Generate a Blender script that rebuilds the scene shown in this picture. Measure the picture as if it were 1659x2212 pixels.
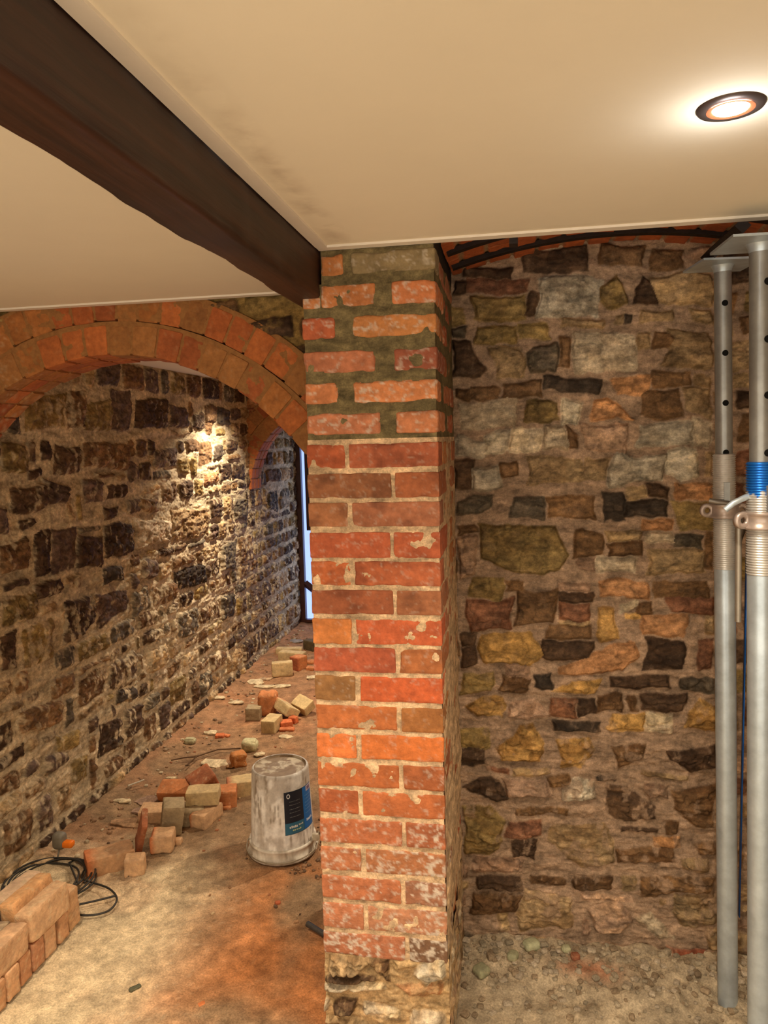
import bpy, math, random
import numpy as np
from mathutils import Matrix, Vector
for o in list(bpy.data.objects): bpy.data.objects.remove(o)
scene = bpy.context.scene
COL = scene.collection
random.seed(7)
# ------------------------------------------------------------------ camera
F = 1620.0; CX = 829.5; CY = 1106.0; H = 1.83
DX, DY, SL = 1110.0, 942.0, -0.025          # depth vanishing point and horizon slope
def _n(v): v = np.array(v, float); return v/np.linalg.norm(v)
_Yc = _n([(DX-CX)/F, (CY-DY)/F, -1.0])
_p2 = _n([(DX+400-CX)/F, (CY-DY-400*SL)/F, -1.0])
_Zc = _n(np.cross(_p2, _Yc)); 
if _Zc[1] < 0: _Zc = -_Zc
_Xc = np.cross(_Yc, _Zc)
MWC = np.stack([_Xc, _Yc, _Zc], 1)           # world -> camera
RCW = MWC.T
cam = bpy.data.cameras.new('camera'); cam.sensor_fit = 'VERTICAL'; cam.sensor_height = 24.0
cam.lens = F/2212*24.0; cam.clip_start = 0.02
co = bpy.data.objects.new('camera', cam); COL.objects.link(co)
M4 = Matrix([list(RCW[i])+[0] for i in range(3)]+[[0, 0, 0, 1]])
co.matrix_world = Matrix.Translation((0, 0, H)) @ M4
scene.camera = co
def ray(px, py): return RCW @ np.array([(px-CX)/F, (CY-py)/F, -1.0])
def on_y(px, py, Y): r = ray(px, py); t = Y/r[1]; return r[0]*t, H+r[2]*t        # X, Z
def on_x(px, py, X): r = ray(px, py); t = X/r[0]; return r[1]*t, H+r[2]*t        # Y, Z
def on_z(px, py, Z=0.0): r = ray(px, py); t = (Z-H)/r[2]; return r[0]*t, r[1]*t  # X, Y
# ------------------------------------------------------------------ world, exposure, lamps' strengths
scene.view_settings.view_transform = 'Standard'; scene.view_settings.look = 'None'
scene.view_settings.gamma = 1.0; scene.view_settings.use_curve_mapping = False
scene.view_settings.exposure = 0.45
w = bpy.data.worlds.new('world'); scene.world = w; w.use_nodes = True
w.node_tree.nodes['Background'].inputs[0].default_value = (1.0, 0.87, 0.70, 1)
w.node_tree.nodes['Background'].inputs[1].default_value = 1.65
WARM = (1.0, 0.85, 0.66)
LAMPS = [  # x, y, watts, half-cone degrees, blend
    ('right', 0.342, 1.319, 72, 60, 0.9),
    ('left', -1.25, 1.35, 135, 50, 0.9),
    ('mid', -0.45, 0.45, 45, 60, 0.9),
    ('rear', 0.34, 4.25, 190, 66, 0.6),
    ('rearwall', -1.76, 5.05, 135, 62, 0.8),
    ('near', 0.5, -0.6, 60, 65, 0.9),  # this lamp and the next are unseen, added behind the camera for bounce
    ('nearleft', -1.1, -0.7, 60, 65, 0.9)]
CEIL = H + 0.51
XW = -2.13          # passage wall
YP = 2.0            # pier front
YB = 2.57           # arch wall / alcove back
PXL, PXR = -0.562, -0.1975
# ------------------------------------------------------------------ helpers
def S(r, g, b):
    f = lambda c: (c/255/12.92) if c/255 <= .04045 else ((c/255+.055)/1.055)**2.4
    return np.array([f(r), f(g), f(b)])
def _hash(ix, iy, iz, seed):
    h = (ix.astype(np.int64)*374761393 + iy.astype(np.int64)*668265263 + iz.astype(np.int64)*2147483647 + seed*1274126177) & 0xffffffff
    h = ((h ^ (h >> 13))*1274126177) & 0xffffffff
    h = ((h ^ (h >> 16))*2246822519) & 0xffffffff
    return ((h ^ (h >> 15)) & 0xffffff)/float(0xffffff)
def vn(x, y, z=0.0, seed=0):
    x = np.asarray(x, float); y = np.asarray(y, float)+0*x; z = np.asarray(z, float)+0*x
    ix, iy, iz = np.floor(x), np.floor(y), np.floor(z)
    fx, fy, fz = x-ix, y-iy, z-iz
    fx = fx*fx*(3-2*fx); fy = fy*fy*(3-2*fy); fz = fz*fz*(3-2*fz)
    r = 0
    for a in (0, 1):
        for b in (0, 1):
            for c in (0, 1):
                wgt = (fx if a else 1-fx)*(fy if b else 1-fy)*(fz if c else 1-fz)
                r = r + wgt*_hash(ix+a, iy+b, iz+c, seed)
    return r
def fbm(x, y, z=0.0, seed=0, oc=4, g=0.5):
    r = 0; a = 1; t = 0
    for i in range(oc):
        r = r + a*vn(np.asarray(x)*2**i, np.asarray(y)*2**i, np.asarray(z)*2**i, seed+i*17); t += a; a *= g
    return r/t
def sst(a, b, x):
    t = np.clip((x-a)/(b-a), 0, 1); return t*t*(3-2*t)
def mixc(a, b, t): return a*(1-t[..., None])+b*t[..., None]
def mat(name, base=None, attr=False, rough=0.85, metal=0.0, bump=0.3, bscale=120, var=0.25, vscale=30, emis=None, spec=0.3, coords='Object'):
    m = bpy.data.materials.new(name); m.use_nodes = True; nt = m.node_tree; N = nt.nodes; L = nt.links
    b = N['Principled BSDF']; b.inputs['Roughness'].default_value = rough; b.inputs['Metallic'].default_value = metal
    b.inputs['Specular IOR Level'].default_value = spec
    tc = N.new('ShaderNodeTexCoord'); n1 = N.new('ShaderNodeTexNoise'); n1.inputs['Scale'].default_value = vscale; n1.inputs['Detail'].default_value = 8
    n1.inputs['Roughness'].default_value = 0.65
    L.new(tc.outputs[coords], n1.inputs['Vector'])
    mr = N.new('ShaderNodeMapRange'); mr.inputs[1].default_value = .3; mr.inputs[2].default_value = .7
    mr.inputs[3].default_value = 1-var; mr.inputs[4].default_value = 1+var
    L.new(n1.outputs[0], mr.inputs[0])
    mx = N.new('ShaderNodeVectorMath'); mx.operation = 'SCALE'
    if attr:
        a = N.new('ShaderNodeAttribute'); a.attribute_name = 'Col'; L.new(a.outputs['Color'], mx.inputs[0])
    else:
        mx.inputs[0].default_value = tuple(base)
    L.new(mr.outputs[0], mx.inputs['Scale']); L.new(mx.outputs[0], b.inputs['Base Color'])
    if bump:
        n2 = N.new('ShaderNodeTexNoise'); n2.inputs['Scale'].default_value = bscale; n2.inputs['Detail'].default_value = 6
        L.new(tc.outputs[coords], n2.inputs['Vector'])
        bp = N.new('ShaderNodeBump'); bp.inputs['Strength'].default_value = bump; bp.inputs['Distance'].default_value = 0.004
        L.new(n2.outputs[0], bp.inputs['Height']); L.new(bp.outputs[0], b.inputs['Normal'])
    if emis:
        b.inputs['Emission Color'].default_value = (*emis[:3], 1); b.inputs['Emission Strength'].default_value = emis[3]
    return m
class MB:
    def __init__(s): s.v = []; s.f = []; s.c = []; s.n = 0
    def add(s, v, f, c=None):
        v = np.asarray(v, float).reshape(-1, 3); f = np.asarray(f, int)
        s.v.append(v); s.f.append(f+s.n); s.n += len(v)
        if c is None: c = np.ones((len(v), 3))
        c = np.asarray(c, float)
        if c.ndim == 1: c = np.tile(c, (len(v), 1))
        s.c.append(c); return s
    def grid(s, P, C=None, flip=False, mask=None):
        a, b = P.shape[:2]
        i = np.arange(a*b).reshape(a, b)
        q = np.stack([i[:-1, :-1], i[1:, :-1], i[1:, 1:], i[:-1, 1:]], -1)
        if mask is not None: q = q[mask[:-1, :-1]]
        q = q.reshape(-1, 4)
        if flip: q = q[:, ::-1]
        s.add(P.reshape(-1, 3), q, None if C is None else C.reshape(-1, 3)); return s
    def box(s, x0, y0, z0, x1, y1, z1, c=None):
        v = [(x, y, z) for x in (x0, x1) for y in (y0, y1) for z in (z0, z1)]
        f = [(0, 1, 3, 2), (4, 6, 7, 5), (0, 4, 5, 1), (2, 3, 7, 6), (0, 2, 6, 4), (1, 5, 7, 3)]
        return s.add(v, f, c)
    def build(s, name, m, parent=None, smooth=True, loc=None):
        v = np.concatenate(s.v); c = np.concatenate(s.c)
        if loc is not None: v = v-np.array(loc)
        me = bpy.data.meshes.new(name); nf = sum(len(f) for f in s.f)
        me.vertices.add(len(v)); me.vertices.foreach_set('co', v.astype(np.float32).ravel())
        lt = [np.full(len(f), f.shape[1]) for f in s.f]; lt = np.concatenate(lt)
        li = np.concatenate([f.ravel() for f in s.f])
        me.loops.add(len(li)); me.loops.foreach_set('vertex_index', li.astype(np.int32))
        me.polygons.add(nf); ls = np.concatenate([[0], np.cumsum(lt)[:-1]])
        me.polygons.foreach_set('loop_start', ls.astype(np.int32)); me.polygons.foreach_set('loop_total', lt.astype(np.int32))
        me.polygons.foreach_set('use_smooth', np.full(nf, smooth))
        me.update(calc_edges=True); me.validate()
        ca = me.color_attributes.new('Col', 'FLOAT_COLOR', 'POINT')
        ca.data.foreach_set('color', np.concatenate([c, np.ones((len(c), 1))], 1).astype(np.float32).ravel())
        me.materials.append(m)
        o = bpy.data.objects.new(name, me); COL.objects.link(o)
        if parent: o.parent = parent
        if loc is not None: o.location = loc
        return o
def tag(o, label=None, cat=None, group=None, kind=None):
    if label: o['label'] = label
    if cat: o['category'] = cat
    if group: o['group'] = group
    if kind: o['kind'] = kind
    return o
def struct(o): o['kind'] = 'structure'; return o
def empty(name, loc, label, cat, group=None, rot=(0, 0, 0)):
    o = bpy.data.objects.new(name, None); COL.objects.link(o); o.location = loc; o.rotation_euler = rot
    o.empty_display_size = .05
    return tag(o, label, cat, group)
def rbox(dx, dy, dz, cell, r, amp=0.001, seed=0, fr=40, chip=0.0):
    """rounded, roughened block centred on origin -> verts, faces"""
    h = np.array([dx, dy, dz])/2; V = []; Fc = []; n = 0
    for ax in range(3):
        u, v = [(1, 2), (2, 0), (0, 1)][ax]
        nu = max(2, int(round(2*h[u]/cell))+1); nv = max(2, int(round(2*h[v]/cell))+1)
        gu, gv = np.meshgrid(np.linspace(-h[u], h[u], nu), np.linspace(-h[v], h[v], nv), indexing='ij')
        for sg in (-1, 1):
            P = np.zeros((nu, nv, 3)); P[..., u] = gu; P[..., v] = gv; P[..., ax] = sg*h[ax]
            i = np.arange(nu*nv).reshape(nu, nv)+n
            q = np.stack([i[:-1, :-1], i[1:, :-1], i[1:, 1:], i[:-1, 1:]], -1).reshape(-1, 4)
            if sg < 0: q = q[:, ::-1]
            V.append(P.reshape(-1, 3)); Fc.append(q); n += nu*nv
    P = np.concatenate(V); rr = min(r, *(h*.8))
    inner = np.clip(P, -h+rr, h-rr); d = P-inner; L = np.linalg.norm(d, axis=1, keepdims=True); nn = d/np.maximum(L, 1e-9)
    # where P on flat face d is axis aligned
    P = inner+nn*rr
    o = seed*3.71
    ns = fbm(P[:, 0]*fr+o, P[:, 1]*fr+o*2, P[:, 2]*fr+o*3, seed, 3)-.5
    edge = 1-np.max(np.abs(nn), axis=1)          # 0 on faces, >0 at arrises
    big = fbm(P[:, 0]*fr*.45+o, P[:, 1]*fr*.45, P[:, 2]*fr*.45+o, seed+5, 2)-.45
    P = P+nn*(ns*amp*2)[:, None]-nn*(np.clip(big, 0, 1)*chip*(1+edge*4))[:, None]
    return P, np.concatenate(Fc)
def brickcol(P, base, seed=0, white=0.0, dark=0.25, fr=25, whitec=(205, 190, 170)):
    P = np.asarray(P); base = np.asarray(base)
    n = fbm(P[:, 0]*fr, P[:, 1]*fr, P[:, 2]*fr*1.6, seed+3, 4)
    base = base*.87+base.mean()*.13; c = (base*np.array([.98, 1.10, .86]))[None]*(0.72+0.56*n)[:, None]
    d = fbm(P[:, 0]*14+5, P[:, 1]*14, P[:, 2]*22, seed+9, 3)
    c = mixc(c, c*np.array([.45, .42, .45]), sst(.55, .72, d)*dark)
    if np.max(white) > 0:
        wn = fbm(P[:, 0]*75+9, P[:, 1]*75, P[:, 2]*95, seed+31, 5, .65)
        c = mixc(c, S(*whitec)[None]*np.ones_like(c), np.clip(sst(.60-.25*white, .78-.2*white, wn)*np.minimum(.85, white*1.6+.15), 0, 1))
    return c
def tube(pts, r, n=10, closed=False):
    pts = np.asarray(pts, float); m = len(pts); V = []; up = np.array([0, 0, 1.])
    if np.isscalar(r): r = [r]*m
    for i in range(m):
        a = pts[(i-1) % m] if (closed or i > 0) else pts[i]; b = pts[(i+1) % m] if (closed or i < m-1) else pts[i]
        t = _n(b-a); u = np.cross(t, up)
        if np.linalg.norm(u) < 1e-3: u = np.cross(t, [1, 0, 0])
        u = _n(u); v = np.cross(t, u)
        for k in range(n):
            an = 2*math.pi*k/n; V.append(pts[i]+r[i]*(math.cos(an)*u+math.sin(an)*v))
    Fc = []
    for i in range(m if closed else m-1):
        for k in range(n):
            Fc.append((i*n+k, i*n+(k+1) % n, ((i+1) % m)*n+(k+1) % n, ((i+1) % m)*n+k))
    return V, Fc
def lathe(prof, n=48, cx=0, cy=0):
    """prof: list of (r,z)"""
    V = [(cx+r*math.cos(2*math.pi*k/n), cy+r*math.sin(2*math.pi*k/n), z) for r, z in prof for k in range(n)]
    Fc = [(i*n+k, i*n+(k+1) % n, (i+1)*n+(k+1) % n, (i+1)*n+k) for i in range(len(prof)-1) for k in range(n)]
    return V, Fc
# ------------------------------------------------------------------ materials
M_stone = mat('rubble_stone', attr=True, rough=.82, bump=.55, bscale=90, var=.38, vscale=45)
def enrich(m, sc=(11, 11, 26), amt=.45, fs=230, famt=.3):
    nt = m.node_tree; N = nt.nodes; L = nt.links; b = N['Principled BSDF']; src = b.inputs['Base Color'].links[0].from_socket
    tc = N.new('ShaderNodeTexCoord'); mp = N.new('ShaderNodeMapping'); mp.inputs['Scale'].default_value = sc; L.new(tc.outputs['Object'], mp.inputs[0])
    for vec, scale, a in ((mp.outputs[0], 1.0, amt), (tc.outputs['Object'], fs, famt)):
        n = N.new('ShaderNodeTexNoise'); n.inputs['Scale'].default_value = scale; n.inputs['Detail'].default_value = 10; n.inputs['Roughness'].default_value = .7
        n.inputs['Distortion'].default_value = .4 if scale == 1.0 else 0
        L.new(vec, n.inputs['Vector']); mr = N.new('ShaderNodeMapRange'); mr.inputs[1].default_value = .35; mr.inputs[2].default_value = .65
        mr.inputs[3].default_value = 1-a; mr.inputs[4].default_value = 1+a*.8; L.new(n.outputs[0], mr.inputs[0])
        v = N.new('ShaderNodeVectorMath'); v.operation = 'SCALE'; L.new(src, v.inputs[0]); L.new(mr.outputs[0], v.inputs['Scale']); src = v.outputs[0]
    L.new(src, b.inputs['Base Color']); b.inputs['Specular IOR Level'].default_value = .2
enrich(M_stone, famt=.22)
M_brick = mat('brick', attr=True, rough=.85, bump=.45, bscale=160, var=.22, vscale=60)
M_dirt = mat('dirt_floor', attr=True, rough=.95, bump=.8, bscale=70, var=.25, vscale=25)
enrich(M_dirt, sc=(7, 7, 7), amt=.22, fs=160, famt=.35)
M_iron = mat('black_iron', S(38, 27, 22), rough=.6, metal=.3, bump=.3, var=.4)
M_glowd = mat('lamp_glow', (1, 1, 1), bump=0, var=0, emis=(1, .97, .92, 14))
M_copper = mat('lamp_inner_ring', S(225, 140, 95), rough=.35, metal=.6, bump=0, var=.05)
M_rim = mat('lamp_rim', S(95, 82, 76), rough=.4, metal=.7, bump=0, var=.05)
def ceiling_mat():
    m = mat('painted_ceiling', S(243, 232, 208), rough=.9, bump=.08, bscale=60, var=.03, vscale=1.5)
    nt = m.node_tree; N = nt.nodes; L = nt.links; b = N['Principled BSDF']; src = b.inputs['Base Color'].links[0].from_socket
    tc = N.new('ShaderNodeTexCoord'); sp = N.new('ShaderNodeSeparateXYZ'); L.new(tc.outputs['Object'], sp.inputs[0])
    def M(op, a, c, cl=False):
        n = N.new('ShaderNodeMath'); n.operation = op; n.use_clamp = cl
        for k, q in enumerate((a, c)):
            if isinstance(q, (int, float)): n.inputs[k].default_value = q
            elif q is not None: L.new(q, n.inputs[k])
        return n.outputs[0]
    ab = M('ABSOLUTE', M('ADD', sp.outputs[0], .44), None); band = M('SUBTRACT', 1.0, M('DIVIDE', ab, .045), True)
    yb = M('DIVIDE', M('SUBTRACT', sp.outputs[1], .7), .7, True)
    ns = N.new('ShaderNodeTexNoise'); ns.inputs['Scale'].default_value = 14; ns.inputs['Detail'].default_value = 8; L.new(tc.outputs['Object'], ns.inputs['Vector'])
    nz = M('MULTIPLY', M('SUBTRACT', ns.outputs[0], .42, True), 5.0, True)
    ed = M('SUBTRACT', 1.0, M('DIVIDE', M('ABSOLUTE', M('SUBTRACT', sp.outputs[1], 1.955), None), .02), True)
    far = M('GREATER_THAN', sp.outputs[0], -.5)
    st = M('MAXIMUM', M('MULTIPLY', band, yb), M('MULTIPLY', M('MULTIPLY', ed, far), .45))
    fac = M('MULTIPLY', M('MULTIPLY', st, nz), .32)
    mx = N.new('ShaderNodeMix'); mx.data_type = 'RGBA'; L.new(fac, mx.inputs[0]); L.new(src, mx.inputs[6]); mx.inputs[7].default_value = (*S(150, 122, 88), 1)
    L.new(mx.outputs[2], b.inputs['Base Color'])
    return m
M_ceil = ceiling_mat()
M_trim = mat('painted_trim', S(238, 228, 212), rough=.7, bump=.05, var=.04, vscale=8)
def wood_mat():
    m = bpy.data.materials.new('dark_wood'); m.use_nodes = True; nt = m.node_tree; N = nt.nodes; L = nt.links; b = N['Principled BSDF']
    tc = N.new('ShaderNodeTexCoord'); mp = N.new('ShaderNodeMapping'); mp.inputs['Scale'].default_value = (30, 1.6, 30)
    L.new(tc.outputs['Object'], mp.inputs[0]); n = N.new('ShaderNodeTexNoise'); n.inputs['Scale'].default_value = 1.5; n.inputs['Detail'].default_value = 8
    L.new(mp.outputs[0], n.inputs['Vector']); cr = N.new('ShaderNodeValToRGB')
    cr.color_ramp.elements[0].position = .3; cr.color_ramp.elements[0].color = (*S(30, 16, 9), 1)
    cr.color_ramp.elements[1].position = .75; cr.color_ramp.elements[1].color = (*S(70, 37, 19), 1)
    L.new(n.outputs[0], cr.inputs[0]); L.new(cr.outputs[0], b.inputs['Base Color']); b.inputs['Roughness'].default_value = .55
    bp = N.new('ShaderNodeBump'); bp.inputs['Strength'].default_value = .5; bp.inputs['Distance'].default_value = .006
    L.new(n.outputs[0], bp.inputs['Height']); L.new(bp.outputs[0], b.inputs['Normal']); return m
M_wood = wood_mat()
M_galv = mat('galvanised_steel', attr=True, rough=.36, metal=.55, bump=.12, bscale=60, var=.22, vscale=12)
# ------------------------------------------------------------------ stone walls
PAL = dict(lt=(184, 166, 138), lg=(172, 160, 138), tan=(158, 132, 96), ol=(132, 110, 68), go=(172, 134, 78), br=(112, 84, 56),
           dk=(76, 57, 41), gr=(90, 80, 66), bk=(62, 52, 42), re=(118, 80, 58), og=(180, 132, 90), pk=(162, 132, 108), pu=(92, 74, 62), rd=(140, 80, 56))
def sdf_poly(x, y, pts):
    d = np.full(x.shape, 1e9); sgn = np.ones(x.shape); n = len(pts)
    for i in range(n):
        ax, ay = pts[i]; bx, by = pts[i-1]
        ex, ey = bx-ax, by-ay; wx, wy = x-ax, y-ay
        t = np.clip((wx*ex+wy*ey)/(ex*ex+ey*ey+1e-12), 0, 1)
        d = np.minimum(d, (wx-ex*t)**2+(wy-ey*t)**2)
        c1 = y >= ay; c2 = y < by; c3 = ex*wy > ey*wx
        sgn = np.where((c1 & c2 & c3) | (~c1 & ~c2 & ~c3), -sgn, sgn)
    return np.sqrt(d)*sgn
class Wall:
    """regular grid in (a,b); collects stones and yields height + colour"""
    def __init__(s, a0, a1, b0, b1, da, db, mortar, seed):
        s.a = np.arange(a0, a1+da/2, da); s.b = np.arange(b0, b1+db/2, db); s.A, s.B = np.meshgrid(s.a, s.b, indexing='ij'); s.seed = seed
        w1 = fbm(s.A*9, s.B*9, 0, seed, 2)-.5; w2 = fbm(s.A*9+50, s.B*9+7, 0, seed+1, 2)-.5
        w3 = fbm(s.A*45, s.B*45, 0, seed+2, 2)-.5; w4 = fbm(s.A*45+31, s.B*45+9, 0, seed+3, 2)-.5
        s.WA = s.A+w1*.035+w3*.012; s.WB = s.B+w2*.030+w4*.012
        s.h = np.zeros(s.A.shape); s.occ = np.full(s.A.shape, .2); s.da = da; s.db = db
        s.sc = np.zeros(s.A.shape+(3,)); s.rng = random.Random(seed)
        s.grow = .003; s.tone = 1.0; s.rough = 1.0; s.mixa = .9; s.mortar = S(*mortar); s.pr = np.zeros(s.A.shape)
    def sub(s, pts, m=.05):
        p = np.array(pts); i0 = max(0, int((p[:, 0].min()-m-s.a[0])/s.da)); i1 = min(len(s.a), int((p[:, 0].max()+m-s.a[0])/s.da)+1)
        j0 = max(0, int((p[:, 1].min()-m-s.b[0])/s.db)); j1 = min(len(s.b), int((p[:, 1].max()+m-s.b[0])/s.db)+1)
        return slice(i0, max(i0, i1)), slice(j0, max(j0, j1))
    def stone(s, pts, col, prot=None, flat=.6):
        r = s.rng; sl = s.sub(pts)
        if s.A[sl].size < 4: return
        d = sdf_poly(s.WA[sl], s.WB[sl], pts)-s.grow
        if d.min() > 0: return
        prot = prot if prot is not None else r.uniform(.006, .022)
        ang = r.uniform(0, 6.28); A = s.A[sl]; B = s.B[sl]
        ca, cb = np.mean(pts, 0)
        tilt = ((A-ca)*math.cos(ang)+(B-cb)*math.sin(ang))*r.uniform(0, .09)
        t = sst(0, .014, -d)
        face = prot+tilt+sst(0, .06, -d)*.006
        ns = fbm(A*22+ca*99, B*34, 0, s.seed+11, 4)-.5
        st = fbm(A*6+cb*50, B*60+ns*1.5, 0, s.seed+12, 3)-.5
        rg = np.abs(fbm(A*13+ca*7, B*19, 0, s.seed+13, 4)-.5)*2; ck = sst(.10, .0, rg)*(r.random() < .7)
        hh = t*(face+(ns*.026+st*.014-ck*.008)*s.rough)
        c0 = S(*col)*s.tone*r.uniform(.8, 1.2); alt = c0*np.array([.62, .55, .48]) if r.random() < .6 else c0*np.array([1.25, 1.2, 1.05])
        n2 = fbm(A*16+ca*31, B*26+cb*17, 0, s.seed+21, 5, .6)
        c = mixc(np.ones(A.shape+(3,))*c0, np.ones(A.shape+(3,))*alt, sst(.40, .60, n2)*s.mixa)
        c = mixc(c, c*.55, ck*.7)  # cracks darkened in the colour as well, as crease shade
        n3 = fbm(A*38, B*60, 0, s.seed+22, 4, .6); c = c*(.78+.44*sst(.3, .7, n3))[..., None]
        ins = d < s.occ[sl]
        up = ins & (d < .004)
        s.occ[sl] = np.minimum(s.occ[sl], d)
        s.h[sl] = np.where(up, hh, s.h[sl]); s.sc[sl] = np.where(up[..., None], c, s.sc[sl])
    def rect(s, a0, b0, a1, b1, col, prot=None):
        r = s.rng; w, h = a1-a0, b1-b0; j = lambda q: r.uniform(0, .16)*q
        k = min(w, h)
        pts = [(a0+j(k), b0+j(k)), (a0+w*.5, b0+j(k)*.4), (a1-j(k), b0+j(k)), (a1-j(k)*.4, b0+h*.5), (a1-j(k), b1-j(k)), (a0+w*.5, b1-j(k)*.4), (a0+j(k), b1-j(k)), (a0+j(k)*.4, b0+h*.5)]
        s.stone(pts, col, prot)
    def fill(s, hts, wds, cols, a0=None, a1=None, b0=None, b1=None, gap=.018, thr=.012):
        r = s.rng; b = b0 if b0 is not None else s.b[0]; bt = b1 if b1 is not None else s.b[-1]
        A0 = a0 if a0 is not None else s.a[0]; A1 = a1 if a1 is not None else s.a[-1]
        while b < bt:
            hh = r.uniform(*hts); a = A0-r.uniform(0, .1)
            while a < A1:
                ww = r.uniform(*wds); 
                x0, x1, y0, y1 = a+gap/2, a+ww-gap/2, b+gap/2+r.uniform(-.006, .006), b+hh-gap/2
                sl = s.sub([(x0, y0), (x1, y1)], 0)
                oc = s.occ[sl]
                if oc.size:
                    fr = (oc < thr).mean()
                    if fr < .04: s.rect(x0, y0, x1, y1, PAL[r.choice(cols)])
                    elif fr < .75:   # shrink into the free part
                        fm = oc >= thr
                        ii = np.where(fm.mean(1) > .8)[0]; jj = np.where(fm.mean(0) > .8)[0]
                        if len(ii)*s.da > .03:
                            aa = s.a[sl[0]]; s.rect(aa[ii[0]]+.004, y0, aa[ii[-1]]-.004, y1, PAL[r.choice(cols)])
                        elif len(jj)*s.db > .025:
                            bb = s.b[sl[1]]; s.rect(x0, bb[jj[0]]+.004, x1, bb[jj[-1]]-.004, PAL[r.choice(cols)])
                a += ww
            b += hh
    def finish(s, lime=.25, streak=0, mvar=.3, mstr=(10, 26), mh=.010):
        A, B = s.A, s.B
        m = fbm(A*mstr[0], B*mstr[1], 0, s.seed+41, 5, .55)
        mf = fbm(A*60, B*80, 0, s.seed+44, 3)
        ins = sst(-.001, .005, -s.occ)
        mc = s.mortar*(1-mvar+2*mvar*m)[..., None]
        mh_ = (m-.5)*mh*2+(mf-.5)*.006
        h = np.where(s.occ < 0, np.maximum(s.h, mh_*.4), mh_)+(mf-.5)*.002
        c = mixc(mc, s.sc, ins)
        ln = fbm(A*30+5, B*24, 0, s.seed+51, 5, .6); lz = fbm(A*3, B*3, 0, s.seed+52, 2)
        if streak: ln = ln*.6+.4*fbm(A*60, B*7, 0, s.seed+55, 4)+.05*sst(1.6, .6, B)
        lm = sst(.56, .70, ln+(lz-.5)*.35)*(lime(A, B) if callable(lime) else lime)
        c = mixc(c, np.ones_like(c)*s.mortar*1.1, np.clip(lm, 0, 1))
        return h, c
# --- alcove back wall, stones laid as seen
wb = Wall(-0.24, 1.1, -0.02, 2.56, .0032, .0034, (150, 124, 100), 3)
def crop(ox, oy, s): return lambda u, v: (ox+u/s, oy+v/s)
wb.rough = .6; wb.mixa = .55; wb.grow = .0045
C6 = crop(900, 430, 2.186); C1 = crop(940, 950, 2.307); C2 = crop(940, 1450, 2.307)
def lay(W, C, items, plane):
    for it in items:
        *co_, k = it
        if len(co_) == 4 and not isinstance(co_[0], tuple):
            u0, v0, u1, v1 = co_
            p0 = plane(*C(u0, v1)); p1 = plane(*C(u1, v1)); p2 = plane(*C(u1, v0)); p3 = plane(*C(u0, v0)); r = W.rng
            q = [p0, p1, p2, p3]; k2 = min(abs(p1[0]-p0[0]), abs(p3[1]-p0[1]))*.14
            pts = []
            for i in range(4):
                a, b = q[i], q[(i+1) % 4]
                pts.append((a[0]+r.uniform(-1, 1)*k2, a[1]+r.uniform(-1, 1)*k2)); pts.append(((a[0]+b[0])/2+r.uniform(-.5, .5)*k2, (a[1]+b[1])/2+r.uniform(-.5, .5)*k2))
            W.stone(pts, PAL[k])
        else:
            W.stone([plane(*C(*p)) for p in co_], PAL[k])
pl = lambda x, y: on_y(x, y, YB)
lay(wb, C6, [(230,325,450,375,'dk'),(495,240,800,350,'dk'),(860,235,1065,320,'br'),(1100,235,1250,325,'br'),(180,395,240,450,'dk'),(235,380,515,445,'re'),
 (570,370,850,550,'lg'),((935,365),(985,490),(900,515),(840,480),(860,420),'ol'),((1075,355),(1150,390),(1145,495),(1020,490),(1045,410),'dk'),(1115,345,1400,500,'tan'),
 (265,455,520,575,'ol'),(528,450,570,550,'dk'),(170,600,235,650,'gr'),(285,595,470,670,'ol'),(477,590,625,655,'ol'),(680,565,880,605,'tan'),(925,540,963,585,'tan'),(967,540,1005,580,'bk'),
 (1060,525,1220,585,'tan'),(1300,525,1400,590,'tan'),((170,670),(265,665),(325,800),(300,835),(165,835),'dk'),(360,690,505,835,'tan'),((510,720),(560,690),(655,675),(655,825),(530,830),(505,790),'gr'),
 (662,655,715,800,'br'),(722,630,1035,810,'lt'),(1040,640,1105,720,'tan'),(1115,640,1235,710,'br'),(1180,640,1400,795,'tan'),(180,900,250,940,'br'),(255,880,375,940,'br'),(400,865,598,935,'br'),
 (605,842,865,905,'bk'),((905,850),(1125,825),(1110,930),(950,925),'og'),(1130,815,1310,885,'br'),(1325,815,1400,875,'tan'),(1500,815,1565,880,'tan'),(205,945,460,1075,'lt'),(500,955,665,1055,'ol'),
 (680,945,780,1065,'lg'),((840,945),(900,935),(1030,1045),(835,1045),'og'),(1075,905,1260,1030,'br'),(1275,890,1400,1025,'tan'),(190,1115,305,1200,'lg'),(320,1095,428,1185,'lg'),(432,1080,580,1195,'lt'),(584,1078,700,1190,'lt'),
 ((703,1070),(755,1120),(740,1180),(693,1185),'br'),(790,1075,990,1195,'pk'),(1040,1055,1300,1175,'lg'),(1305,1045,1395,1170,'lt')], pl)
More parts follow.
